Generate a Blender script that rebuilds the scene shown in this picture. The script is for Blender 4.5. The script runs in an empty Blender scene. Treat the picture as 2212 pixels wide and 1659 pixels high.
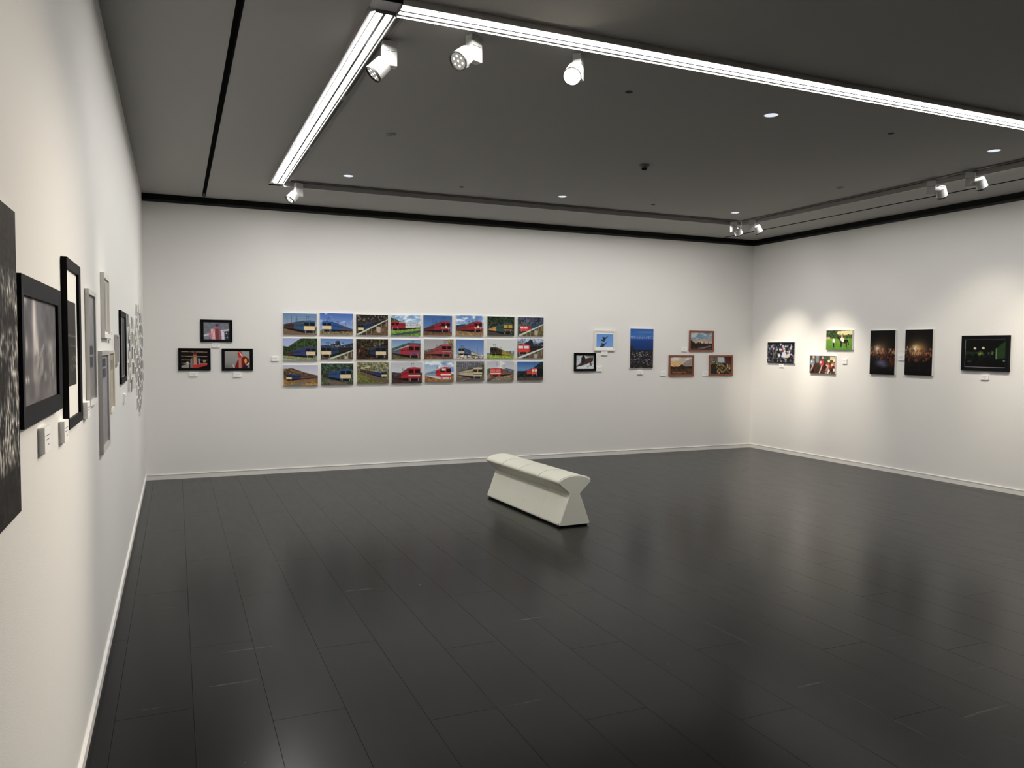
import bpy, bmesh, math, random
import numpy as np
from mathutils import Vector, Matrix

scene = bpy.context.scene
COL = scene.collection
random.seed(7)

# ------------------------------------------------------------------ room size (metres)
W = 8.683          # left wall x=0, right wall x=W
D = 9.759          # back wall y=D
Y0 = -3.2          # wall behind the photographer
H = 3.256          # ceiling

# ------------------------------------------------------------------ camera
cam_d = bpy.data.cameras.new('camera')
cam_d.sensor_fit = 'HORIZONTAL'; cam_d.sensor_width = 36.0
cam_d.lens = 36.0 * 1677.47 / 2212.0
cam_d.clip_start = 0.02; cam_d.clip_end = 100
cam = bpy.data.objects.new('camera', cam_d); COL.objects.link(cam)
yaw, pit, rol = 0.408606, -0.0466793, 0.0075863
fw = Vector((math.sin(yaw)*math.cos(pit), math.cos(yaw)*math.cos(pit), math.sin(pit)))
rt = Vector((math.cos(yaw), -math.sin(yaw), 0)); up = rt.cross(fw)
rt2 = rt*math.cos(rol) + up*math.sin(rol); up2 = -rt*math.sin(rol) + up*math.cos(rol)
M = Matrix((rt2, up2, -fw)).transposed().to_4x4(); M.translation = Vector((0.33344, 0.0, 1.55))
cam.matrix_world = M
scene.camera = cam

# ------------------------------------------------------------------ world, exposure
wd = bpy.data.worlds.new('world'); scene.world = wd; wd.use_nodes = True
bg = wd.node_tree.nodes.get('Background') or wd.node_tree.nodes.new('ShaderNodeBackground')
bg.inputs['Color'].default_value = (0.5, 0.5, 0.5, 1); bg.inputs['Strength'].default_value = 0.0
vs = scene.view_settings
scene.display_settings.display_device = 'sRGB'
vs.view_transform = 'Standard'; vs.look = 'None'; vs.gamma = 1.0; vs.use_curve_mapping = False
vs.exposure = 0.12
try:
    scene.cycles.max_bounces = 7; scene.cycles.diffuse_bounces = 6; scene.cycles.glossy_bounces = 2
    scene.cycles.transmission_bounces = 0; scene.cycles.transparent_max_bounces = 2
    scene.cycles.caustics_reflective = False; scene.cycles.caustics_refractive = False
    scene.cycles.use_adaptive_sampling = True; scene.cycles.adaptive_threshold = 0.05
    scene.cycles.use_denoising = True; scene.cycles.use_light_tree = False
    scene.cycles.sample_clamp_indirect = 6.0
except Exception:
    pass
TUBE_STRENGTH = 79.0
TUBE_COL = (1.0, 0.975, 0.935)
SPOT_COL = (1.0, 0.885, 0.73)

# ------------------------------------------------------------------ materials
def lin(c):
    c = np.asarray(c, dtype=float) / 255.0
    return np.where(c <= 0.04045, c/12.92, ((c+0.055)/1.055)**2.4)

def mat(name, col=(0.8, 0.8, 0.8), rough=0.6, metal=0.0, spec=0.5, emit=None, strength=0.0):
    m = bpy.data.materials.new(name); m.use_nodes = True
    b = m.node_tree.nodes['Principled BSDF']
    b.inputs['Base Color'].default_value = (*col, 1); b.inputs['Roughness'].default_value = rough
    b.inputs['Metallic'].default_value = metal
    b.inputs['Specular IOR Level'].default_value = spec
    if emit is not None:
        b.inputs['Emission Color'].default_value = (*emit, 1); b.inputs['Emission Strength'].default_value = strength
    return m

def grain(m, scale, bump, dist=0.002, tint=None, detail=4.0, colscale=None, amount=0.06, stretch=(1, 1, 1)):
    """fine relief and slight tone variation on a plain material"""
    nt = m.node_tree; N = nt.nodes; L = nt.links; b = N['Principled BSDF']
    tc = N.new('ShaderNodeTexCoord'); mp = N.new('ShaderNodeMapping'); mp.inputs['Scale'].default_value = stretch
    L.new(tc.outputs['Object'], mp.inputs['Vector'])
    if bump > 0:
        n = N.new('ShaderNodeTexNoise'); n.inputs['Scale'].default_value = scale; n.inputs['Detail'].default_value = detail
        L.new(mp.outputs['Vector'], n.inputs['Vector'])
        bp = N.new('ShaderNodeBump'); bp.inputs['Strength'].default_value = bump; bp.inputs['Distance'].default_value = dist
        L.new(n.outputs['Fac'], bp.inputs['Height']); L.new(bp.outputs['Normal'], b.inputs['Normal'])
    if colscale:
        n2 = N.new('ShaderNodeTexNoise'); n2.inputs['Scale'].default_value = colscale; n2.inputs['Detail'].default_value = 1.0
        L.new(mp.outputs['Vector'], n2.inputs['Vector'])
        hs = N.new('ShaderNodeHueSaturation'); base = tuple(b.inputs['Base Color'].default_value)
        hs.inputs['Color'].default_value = base
        mr = N.new('ShaderNodeMapRange'); mr.inputs['To Min'].default_value = 1-amount; mr.inputs['To Max'].default_value = 1+amount
        L.new(n2.outputs['Fac'], mr.inputs['Value']); L.new(mr.outputs['Result'], hs.inputs['Value'])
        L.new(hs.outputs['Color'], b.inputs['Base Color'])
    return m

WALL = grain(mat('wall_paint', (0.80, 0.79, 0.765), 0.75, spec=0.15), 260, 0.0, colscale=0.7, amount=0.02)
WALLTEX = grain(mat('wall_paper_embossed', (0.80, 0.79, 0.765), 0.75, spec=0.15), 260, 0.25, 0.0015, detail=1.0)
CEIL = grain(mat('ceiling_paint', (0.43, 0.422, 0.408), 0.8, spec=0.1), 90, 0.0, colscale=0.5, amount=0.03)
BASEB = grain(mat('baseboard_paint', (0.82, 0.80, 0.77), 0.45), 40, 0.05, 0.001, colscale=14, amount=0.05)
BLACK = mat('black_metal', (0.004, 0.004, 0.004), 0.6, spec=0.15)
SLOT = mat('slot_black', (0.006, 0.006, 0.006), 0.8, spec=0.1)
STRIPGREY = mat('strip_dark_grey', (0.028, 0.028, 0.03), 0.5, spec=0.3)
GROUT = mat('joint_black', (0.010, 0.010, 0.010), 0.9, spec=0.1)
ALU = mat('aluminium', (0.34, 0.33, 0.335), 0.42, metal=1.0)
ALULIP = mat('aluminium_lip', (0.75, 0.72, 0.69), 0.3, metal=1.0)
TRACK = mat('track_grey', (0.20, 0.185, 0.17), 0.5, metal=0.6)
TRACKD = mat('track_slot_dark', (0.02, 0.016, 0.013), 0.6)
WHITEP = mat('white_enamel', (0.68, 0.675, 0.66), 0.4)
GREYP = mat('grey_enamel', (0.16, 0.155, 0.15), 0.5)
DARKP = mat('dark_gap', (0.02, 0.02, 0.02), 0.6)
LEATHER = grain(mat('cream_vinyl', (0.70, 0.695, 0.60), 0.42, spec=0.4), 60, 0.12, 0.002, colscale=3, amount=0.035)
PIPING = mat('cream_piping', (0.76, 0.75, 0.66), 0.35)
SEAM = mat('seam_grey', (0.30, 0.295, 0.25), 0.7)
TUBE = mat('led_tube_glow', (0.9, 0.9, 0.9), 0.5, emit=TUBE_COL, strength=TUBE_STRENGTH)
TUBEDIM = mat('led_strip_dimmed_glow', (0.9, 0.9, 0.9), 0.5, emit=TUBE_COL, strength=TUBE_STRENGTH*0.55)
TUBEMID = mat('led_strip_back_glow', (0.9, 0.9, 0.9), 0.5, emit=TUBE_COL, strength=TUBE_STRENGTH*0.9)
HOUSING = mat('housing_grey', (0.50, 0.49, 0.51), 0.5)
HOUSINGD = mat('housing_dark', (0.010, 0.0098, 0.0105), 0.6, spec=0.1)  # darkened so the gaps beside the glowing strips don't render white
LINER = mat('glare_liner_dark', (0.022, 0.0215, 0.021), 0.6, spec=0.1)  # dark colour set against the strips' glare on the skirt
DIVIDER = mat('divider_grey', (0.10, 0.098, 0.105), 0.6, spec=0.1)
SKIRT = mat('skirt_grey', (0.36, 0.35, 0.34), 0.5)
LENSON = mat('spot_lens_glow', (0.9, 0.9, 0.9), 0.3, emit=(1.0, 0.9, 0.74), strength=60.0)
LENSDIM = mat('spot_lens_soft_glow', (0.9, 0.9, 0.9), 0.3, emit=(1.0, 0.97, 0.92), strength=2.5)
REFLECT = mat('reflector_chrome', (0.62, 0.62, 0.60), 0.25, metal=0.9)
DOWN = mat('downlight_diffuser', (0.85, 0.88, 0.95), 0.4, emit=(0.80, 0.88, 1.0), strength=0.75)
FOAM = mat('foam_board_white', (0.82, 0.81, 0.79), 0.6)
CARD = mat('card_white', (0.90, 0.89, 0.89), 0.6)
FRBLACK = mat('frame_black', (0.004, 0.004, 0.0045), 0.5, spec=0.07)
FRCHAR = mat('frame_charcoal', (0.007, 0.007, 0.009), 0.5, spec=0.06)
FRWHITE = mat('frame_white', (0.80, 0.78, 0.73), 0.45)
FRGREY = mat('frame_silver_grey', (0.52, 0.50, 0.48), 0.4)
FRCREAM = mat('frame_cream', (0.78, 0.72, 0.60), 0.5)
FRWOOD = grain(mat('frame_red_brown_wood', (0.21, 0.062, 0.032), 0.4), 30, 0.1, 0.001, colscale=18, amount=0.2, stretch=(1, 1, 6))
MATW = mat('mat_board_white', (0.86, 0.85, 0.80), 0.8)
MATBLACK = mat('mat_board_black', (0.005, 0.005, 0.005), 0.5, spec=0.14)
MATGREY = mat('mat_board_grey', (0.33, 0.32, 0.33), 0.7)
GILT = mat('gilt_slip', (0.35, 0.25, 0.13), 0.45, metal=0.5)

def print_mat(name, rough, spec):
    m = mat(name, (0.5, 0.5, 0.5), rough, spec=spec)
    a = m.node_tree.nodes.new('ShaderNodeVertexColor'); a.layer_name = 'ink'
    m.node_tree.links.new(a.outputs['Color'], m.node_tree.nodes['Principled BSDF'].inputs['Base Color'])
    return m
PRINT = print_mat('photo_print', 0.5, 0.12)
for _m in (LENSON, LENSDIM, DOWN): _m.cycles.emission_sampling = 'NONE'
PRINTG = print_mat('photo_print_glazed', 0.25, 0.16)
CANVAS = print_mat('ink_on_paper', 0.8, 0.15)

# wood floor: black stained boards, satin, with scuffs, specks and per-board tone
def floor_mat():
    m = mat('black_floor_board', (0.03, 0.03, 0.03), 0.3, spec=0.13)
    nt = m.node_tree; N = nt.nodes; L = nt.links; b = N['Principled BSDF']
    geo = N.new('ShaderNodeNewGeometry'); oi = N.new('ShaderNodeObjectInfo')
    mp = N.new('ShaderNodeMapping'); mp.inputs['Scale'].default_value = (9, 1.4, 1); L.new(geo.outputs['Position'], mp.inputs['Vector'])
    n = N.new('ShaderNodeTexNoise'); n.inputs['Scale'].default_value = 3.0; n.inputs['Detail'].default_value = 6; L.new(mp.outputs['Vector'], n.inputs['Vector'])
    mr = N.new('ShaderNodeMapRange'); mr.inputs['To Min'].default_value = 0.75; mr.inputs['To Max'].default_value = 1.25; L.new(n.outputs['Fac'], mr.inputs['Value'])
    mo = N.new('ShaderNodeMapRange'); mo.inputs['To Min'].default_value = 0.8; mo.inputs['To Max'].default_value = 1.2; L.new(oi.outputs['Random'], mo.inputs['Value'])
    mu = N.new('ShaderNodeMath'); mu.operation = 'MULTIPLY'; L.new(mr.outputs['Result'], mu.inputs[0]); L.new(mo.outputs['Result'], mu.inputs[1])
    hs = N.new('ShaderNodeHueSaturation'); hs.inputs['Color'].default_value = (0.0055, 0.0055, 0.006, 1); L.new(mu.outputs[0], hs.inputs['Value'])
    # pale specks of dirt
    vo = N.new('ShaderNodeTexVoronoi'); vo.inputs['Scale'].default_value = 9.0; L.new(geo.outputs['Position'], vo.inputs['Vector'])
    sp = N.new('ShaderNodeMath'); sp.operation = 'LESS_THAN'; sp.inputs[1].default_value = 0.028; L.new(vo.outputs['Distance'], sp.inputs[0])
    vs_ = N.new('ShaderNodeSeparateColor'); L.new(vo.outputs['Color'], vs_.inputs['Color'])
    pk = N.new('ShaderNodeMath'); pk.operation = 'GREATER_THAN'; pk.inputs[1].default_value = 0.90; L.new(vs_.outputs['Red'], pk.inputs[0])
    s2 = N.new('ShaderNodeMath'); s2.operation = 'MULTIPLY'; L.new(sp.outputs[0], s2.inputs[0]); L.new(pk.outputs[0], s2.inputs[1])
    s3 = N.new('ShaderNodeMath'); s3.operation = 'MULTIPLY'; s3.inputs[1].default_value = 0.6; L.new(s2.outputs[0], s3.inputs[0])
    mx = N.new('ShaderNodeMix'); mx.data_type = 'RGBA'; L.new(s3.outputs[0], mx.inputs[0]); L.new(hs.outputs['Color'], mx.inputs[6]); mx.inputs[7].default_value = (0.5, 0.48, 0.45, 1)
    # thin pale scratches
    mp2 = N.new('ShaderNodeMapping'); mp2.inputs['Rotation'].default_value = (0, 0, 0.5); mp2.inputs['Scale'].default_value = (0.8, 14, 1); L.new(geo.outputs['Position'], mp2.inputs['Vector'])
    n3 = N.new('ShaderNodeTexNoise'); n3.inputs['Scale'].default_value = 1.6; n3.inputs['Detail'].default_value = 2; L.new(mp2.outputs['Vector'], n3.inputs['Vector'])
    sc = N.new('ShaderNodeMapRange'); sc.inputs['From Min'].default_value = 0.70; sc.inputs['From Max'].default_value = 0.74; sc.inputs['To Max'].default_value = 0.12; L.new(n3.outputs['Fac'], sc.inputs['Value'])
    mx2 = N.new('ShaderNodeMix'); mx2.data_type = 'RGBA'; L.new(sc.outputs['Result'], mx2.inputs[0]); L.new(mx.outputs[2], mx2.inputs[6]); mx2.inputs[7].default_value = (0.3, 0.29, 0.28, 1)
    L.new(mx2.outputs[2], b.inputs['Base Color'])
    # uneven gloss
    n4 = N.new('ShaderNodeTexNoise'); n4.inputs['Scale'].default_value = 2.2; n4.inputs['Detail'].default_value = 5; L.new(mp.outputs['Vector'], n4.inputs['Vector'])
    ro = N.new('ShaderNodeMapRange'); ro.inputs['To Min'].default_value = 0.20; ro.inputs['To Max'].default_value = 0.27; L.new(n4.outputs['Fac'], ro.inputs['Value'])
    L.new(ro.outputs['Result'], b.inputs['Roughness'])
    bp = N.new('ShaderNodeBump'); bp.inputs['Strength'].default_value = 0.05; bp.inputs['Distance'].default_value = 0.001
    L.new(n.outputs['Fac'], bp.inputs['Height']); L.new(bp.outputs['Normal'], b.inputs['Normal'])
    return m
FLOOR = floor_mat()

# ------------------------------------------------------------------ mesh helpers
def link(o, parent=None):
    COL.objects.link(o)
    if parent is not None: o.parent = parent
    return o

def empty(name, loc=(0, 0, 0), rz=0.0):
    o = bpy.data.objects.new(name, None); o.empty_display_size = 0.05
    o.location = loc; o.rotation_euler = (0, 0, rz); COL.objects.link(o); return o

def tag(o, label, cat, group=None, kind=None):
    o['label'] = label
    if cat: o['category'] = cat
    if group: o['group'] = group
    if kind: o['kind'] = kind
    return o

def mesh_obj(name, verts, faces, m, parent=None, smooth=False):
    me = bpy.data.meshes.new(name); me.from_pydata([tuple(v) for v in verts], [], faces); me.update()
    if isinstance(m, (list, tuple)):
        for x in m: me.materials.append(x)
    else: me.materials.append(m)
    if smooth: me.polygons.foreach_set('use_smooth', [True]*len(me.polygons))
    return link(bpy.data.objects.new(name, me), parent)

class MB:
    def __init__(s): s.v = []; s.f = []
    def box(s, x0, x1, y0, y1, z0, z1):
        n = len(s.v)
        s.v += [(x0, y0, z0), (x1, y0, z0), (x1, y1, z0), (x0, y1, z0), (x0, y0, z1), (x1, y0, z1), (x1, y1, z1), (x0, y1, z1)]
        s.f += [(n, n+3, n+2, n+1), (n+4, n+5, n+6, n+7), (n, n+1, n+5, n+4), (n+1, n+2, n+6, n+5), (n+2, n+3, n+7, n+6), (n+3, n, n+4, n+7)]
        return s
    def quad(s, a, b, c, d):
        n = len(s.v); s.v += [a, b, c, d]; s.f.append((n, n+1, n+2, n+3)); return s
    def tube(s, p0, p1, r, n=12, r1=None, caps=True):
        p0 = Vector(p0); p1 = Vector(p1); d = (p1-p0).normalized(); r1 = r if r1 is None else r1
        a = d.orthogonal().normalized(); b = d.cross(a); k = len(s.v)
        for p, rr in ((p0, r), (p1, r1)):
            for i in range(n):
                t = 2*math.pi*i/n; s.v.append(tuple(p + a*rr*math.cos(t) + b*rr*math.sin(t)))
        for i in range(n): s.f.append((k+i, k+(i+1) % n, k+n+(i+1) % n, k+n+i))
        if caps: s.f.append(tuple(k+i for i in reversed(range(n)))); s.f.append(tuple(k+n+i for i in range(n)))
        return s
    def lathe(s, p0, axis, prof, n=24):
        """prof: list of (radius, distance along axis)"""
        p0 = Vector(p0); d = Vector(axis).normalized(); a = d.orthogonal().normalized(); b = d.cross(a); k = len(s.v)
        for r, t in prof:
            for i in range(n):
                w = 2*math.pi*i/n; s.v.append(tuple(p0 + d*t + a*r*math.cos(w) + b*r*math.sin(w)))
        for j in range(len(prof)-1):
            for i in range(n):
                s.f.append((k+j*n+i, k+j*n+(i+1) % n, k+(j+1)*n+(i+1) % n, k+(j+1)*n+i))
        if prof[0][0] > 1e-6: s.f.append(tuple(k+i for i in reversed(range(n))))
        if prof[-1][0] > 1e-6: s.f.append(tuple(k+(len(prof)-1)*n+i for i in range(n)))
        return s
    def build(s, name, m, parent=None, smooth=False, bevel=0.0):
        o = mesh_obj(name, s.v, s.f, m, parent, False)
        if bevel > 0 or smooth:
            bm = bmesh.new(); bm.from_mesh(o.data)
            if bevel > 0:
                bmesh.ops.bevel(bm, geom=[e for e in bm.edges], offset=bevel, segments=2, affect='EDGES', profile=0.5)
            bm.normal_update()
            if smooth:
                for f in bm.faces: f.smooth = True
                for e in bm.edges:
                    if len(e.link_faces) == 2 and e.calc_face_angle(0) > math.radians(35): e.smooth = False
            bm.to_mesh(o.data); bm.free()
        return o

def structure(o):
    o['kind'] = 'structure'; return o

# ------------------------------------------------------------------ the room
# floor slab (dark joints show between the boards) and its boards
floor = structure(MB().box(0, W, Y0, D, -0.06, -0.010).build('floor', GROUT))
PW, PL, GAP = 0.300, 1.745, 0.0010
xs = [0.0] + [0.085 + PW*k for k in range(29)] + [W]
shared = {}
def plank_mesh(w, l):
    key = (round(w, 3), round(l, 3))
    if key not in shared:
        x0, x1, y0, y1, c = -w/2, w/2, -l/2, l/2, 0.0005
        v = [(x0, y0, -0.010), (x1, y0, -0.010), (x1, y1, -0.010), (x0, y1, -0.010),
             (x0, y0, -c), (x1, y0, -c), (x1, y1, -c), (x0, y1, -c),
             (x0+c, y0+c, 0), (x1-c, y0+c, 0), (x1-c, y1-c, 0), (x0+c, y1-c, 0)]
        f = [(0, 1, 5, 4), (1, 2, 6, 5), (2, 3, 7, 6), (3, 0, 4, 7), (4, 5, 9, 8), (5, 6, 10, 9), (6, 7, 11, 10), (7, 4, 8, 11), (8, 9, 10, 11)]
        me = bpy.data.meshes.new('plank'); me.from_pydata(v, [], f); me.update(); me.materials.append(FLOOR); shared[key] = me
    return shared[key]
for k in range(len(xs)-1):
    a, b = xs[k], xs[k+1]
    if b - a < 0.02: continue
    kk = k - 1
    yj = (3.275 - 0.1225*(kk-2)) if kk % 2 == 0 else (5.98 - 0.125*(kk-1))
    while yj > Y0: yj -= PL
    cuts = []
    while yj < D:
        cuts.append(yj); yj += PL
    cuts = [Y0] + [c for c in cuts if Y0+0.05 < c < D-0.05] + [D]
    for i in range(len(cuts)-1):
        l = cuts[i+1]-cuts[i]-GAP; w = b-a-GAP
        link(bpy.data.objects.new('plank', plank_mesh(w, l)), floor).location = ((a+b)/2, (cuts[i]+cuts[i+1])/2, 0)

T = 0.15
structure(MB().box(-T, 0, Y0-T, D+T, -0.06, H+0.2).build('wall_left', WALLTEX))
structure(MB().box(W, W+T, Y0-T, D+T, -0.06, H+0.2).build('wall_right', WALL))
structure(MB().box(0, W, D, D+T, -0.06, H+0.2).build('wall_back', WALL))
structure(MB().box(0, W, Y0-T, Y0, -0.06, H+0.2).build('wall_front', WALL))

# ceiling with the two long black air slots left open
SL = (0.628, 0.667); SR = (W-0.667, W-0.628); YS = D-0.075
c = MB()
for x0, x1 in ((0, SL[0]), (SL[1], SR[0]), (SR[1], W)):
    c.box(x0, x1, Y0, YS, H, H+0.1)
c.box(0, W, YS, D, H, H+0.1)
structure(c.build('ceiling', CEIL))
for i, (x0, x1) in enumerate((SL, SR)):
    t = MB().box(x0, x1, Y0, YS, H+0.045, H+0.1)
    t.box(x0, x0+0.004, Y0, YS, H-0.001, H+0.05); t.box(x1-0.004, x1, Y0, YS, H-0.001, H+0.05)
    structure(t.build('trim_%d' % (i+1), SLOT))

# black picture rail with a centre groove along the top of the back and right walls
def rail(name, back):
    b = MB(); e = MB(); z1 = H
    def seg(d0, d1, z0, z_1, m):
        if back: m.box(0, W, D-d1, D-d0, z0, z_1)
        else: m.box(W-d1, W-d0, Y0, D, z0, z_1)
    seg(0, 0.030, z1-0.024, z1, b); seg(0, 0.022, z1-0.036, z1-0.024, b); seg(0, 0.030, z1-0.060, z1-0.036, b)
    seg(0, 0.012, z1-0.086, z1-0.060, e)  # dark grey strip on the wall just under the black rail
    o = structure(b.build(name, BLACK)); e.build('under_rail_strip', STRIPGREY, o)
rail('trim_3', True); rail('trim_4', False)

def baseboard(name, pts, axis):
    x0, x1, y0, y1 = pts
    o = MB().box(x0, x1, y0, y1, 0.0, 0.052)
    o = structure(o.build(name, BASEB))
    if axis == 'x': MB().box(x0, x1, y0-0.003, y1, 0.052, 0.060).build('cap', BASEB, o)
    elif axis == 'l': MB().box(x0, x1+0.003, y0, y1, 0.052, 0.060).build('cap', BASEB, o)
    else: MB().box(x0-0.003, x1, y0, y1, 0.052, 0.060).build('cap', BASEB, o)
baseboard('baseboard_back', (0, W, D-0.010, D), 'x')
baseboard('baseboard_left', (0, 0.010, Y0, D-0.010), 'l')
baseboard('baseboard_right', (W-0.010, W, Y0, D-0.010), 'r')

# ------------------------------------------------------------------ linear LED lights: a rectangle of four runs with an inner skirt
XI0, XI1 = 1.374, W-1.400          # inner skirt, left and right
YI0, YI1 = 3.912, 8.385            # inner skirt, front and back
BW = 0.100                          # fixture width outside the skirt
def led_run(label, p0, p1, inward, tube, sd):
    """p0->p1 along the skirt line, inward = unit vector to the room centre"""
    p0 = Vector((*p0, H-0.001)); p1 = Vector((*p1, H-0.001)); d = (p1-p0); Ln = d.length; d.normalize(); n = Vector((*inward, 0))
    root = empty('linear_light', (p0+p1)/2)
    def P(s, q, z): return p0 + d*s - n*q + Vector((0, 0, z)) - root.location
    def bar(mb, s0, s1, q0, q1, z0, z1):
        vs_ = [P(s, q, z) for z in (z0, z1) for s, q in ((s0, q0), (s1, q0), (s1, q1), (s0, q1))]
        k = len(mb.v); mb.v += [tuple(v) for v in vs_]
        fs = [(0, 3, 2, 1), (4, 5, 6, 7), (0, 1, 5, 4), (1, 2, 6, 5), (2, 3, 7, 6), (3, 0, 4, 7)]
        if d.cross(n).z > 0: fs = [tuple(reversed(f)) for f in fs]
        mb.f += [tuple(i+k for i in f) for f in fs]
    hb = MB(); zr = 0.014 if sd > 0.05 else 0.0; bar(hb, 0, Ln, 0.003, BW, -0.026+zr, 0.0); hb.build('housing', HOUSINGD, root)
    sk = MB(); bar(sk, 0, Ln, 0.0, 0.003, -sd+0.003, 0.0); sk.build('skirt', SKIRT, root)
    sl = MB(); bar(sl, 0.001, Ln-0.001, 0.0032, 0.0130, -0.0325+zr, -0.001); sl.build('glare_liner', LINER, root)  # added liner; its dark colour keeps the strip-lit skirt face grey
    dv = MB(); bar(dv, 0.001, Ln-0.001, 0.0475, 0.0625, -0.0318+zr, -0.001); dv.build('divider', DIVIDER, root)  # rib added to keep a grey gap between the overbright strips
    lp = MB(); bar(lp, 0, Ln, -0.001, 0.0045, -sd, -sd+0.003); lp.build('skirt_lip', ALULIP, root)
    # sloping outer reflector and its bright edge
    rf = MB(); k = [tuple(P(t, q, z)) for t in (0, Ln) for q, z in ((0.1000, -0.0245+zr), (0.1300, -0.0310+zr), (0.1300, 0.0), (0.1000, 0.0))]
    rf.v = k; rf.f = [(0, 1, 5, 4), (1, 2, 6, 5), (2, 3, 7, 6), (3, 0, 4, 7), (0, 3, 2, 1), (4, 5, 6, 7)]; rf.build('outer_reflector', HOUSING, root)
    ol = MB(); bar(ol, 0, Ln, 0.1300, 0.1325, -0.0325+zr, 0.0); ol.build('outer_lip', ALULIP, root)
    cnt = max(1, round(Ln/1.447)); seg = Ln/cnt
    for i in range(cnt):
        for q in (0.0300, 0.0800):
            m = MB(); prof = ((-0.0155, -0.025), (-0.0155, -0.0275), (-0.0130, -0.0300), (0.0130, -0.0300), (0.0155, -0.0275), (0.0155, -0.025)); k = len(prof)
            for t in (i*seg+0.003, (i+1)*seg-0.003): m.v += [tuple(P(t, q+a, z+zr)) for a, z in prof]
            m.f = [(a, a+1, k+a+1, k+a) for a in range(k-1)]
            m.build('led_strip', tube, root)
    ec = MB(); bar(ec, -0.003, 0.0, 0.0, BW, -0.034, 0.0); ec.build('end_cap', GREYP, root)
    ec = MB(); bar(ec, Ln, Ln+0.003, 0.0, BW, -0.034, 0.0); ec.build('end_cap', GREYP, root)
    tag(root, label, 'ceiling light', 'linear lights around the ceiling rectangle')
led_run('long double-tube ceiling light nearest the camera, crossing the top right', (XI0+0.004, YI0), (XI1-0.004, YI0), (0, 1), TUBE, 0.043)
led_run('double-tube ceiling light running away along the left wall', (XI0, YI1-0.01), (XI0, YI0+0.01), (1, 0), TUBE, 0.043)
led_run('grey-skirted ceiling light along the back wall above the train photos', (XI1-0.004, YI1), (XI0+0.004, YI1), (0, -1), TUBEMID, 0.060)
led_run('grey-skirted ceiling light along the right wall', (XI1, YI0+0.01), (XI1, YI1-0.01), (-1, 0), TUBEDIM, 0.060)
# square corner plates between the runs
for cx, cy, sx, sy, lab in ((XI0, YI0, -1, -1, 'grey corner plate joining the two glowing ceiling lights'), (XI0, YI1, -1, 1, 'grey corner plate at the far end of the left ceiling light')):
    root = empty('corner_plate', (cx, cy, H-0.001))
    x0, x1 = sorted((0, sx*0.132)); y0, y1 = sorted((0, sy*0.132))
    MB().box(x0, x1, y0, y1, -0.018, 0).build('plate', HOUSING, root)
    e0, e1 = sorted((sy*0.132, sy*0.137))
    MB().box(x0, x1, e0, e1, -0.030, 0).build('edge', BLACK, root)
    tag(root, lab, 'corner plate')
# lighting tracks just inside the skirt
def track(label, x0, x1, y0, y1, horizontal):
    root = empty('lighting_track', ((x0+x1)/2, (y0+y1)/2, H-0.001))
    ox, oy = root.location.x, root.location.y
    MB().box(x0-ox, x1-ox, y0-oy, y1-oy, -0.012, 0).build('rail', TRACK, root)
    n = 3; sl = MB()
    if horizontal:
        step = (x1-x0)/n
        for i in range(n): MB().box(x0+i*step+0.06-ox, x0+(i+1)*step-0.06-ox, (y0+y1)/2-0.010-oy, (y0+y1)/2+0.010-oy, -0.0125, -0.006).build('slot', TRACKD, root)
    else:
        step = (y1-y0)/n
        for i in range(n): MB().box((x0+x1)/2-0.010-ox, (x0+x1)/2+0.010-ox, y0+i*step+0.06-oy, y0+(i+1)*step-0.06-oy, -0.0125, -0.006).build('slot', TRACKD, root)
    tag(root, label, 'lighting track')
TW = 0.055
track('lighting track beside the left glowing ceiling light', XI0+0.006, XI0+0.006+TW, YI0+0.01, YI1-0.01, False)
track('lighting track hidden behind the front glowing ceiling light', XI0+0.07, XI1-0.07, YI0+0.006, YI0+0.006+TW, True)
track('lighting track along the back side of the ceiling rectangle', XI0+0.07, XI1-0.07, YI1-0.006-TW, YI1-0.006, True)
track('lighting track along the right side of the ceiling rectangle', XI1-0.006-TW, XI1-0.006, YI0+0.01, YI1-0.01, False)

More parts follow.
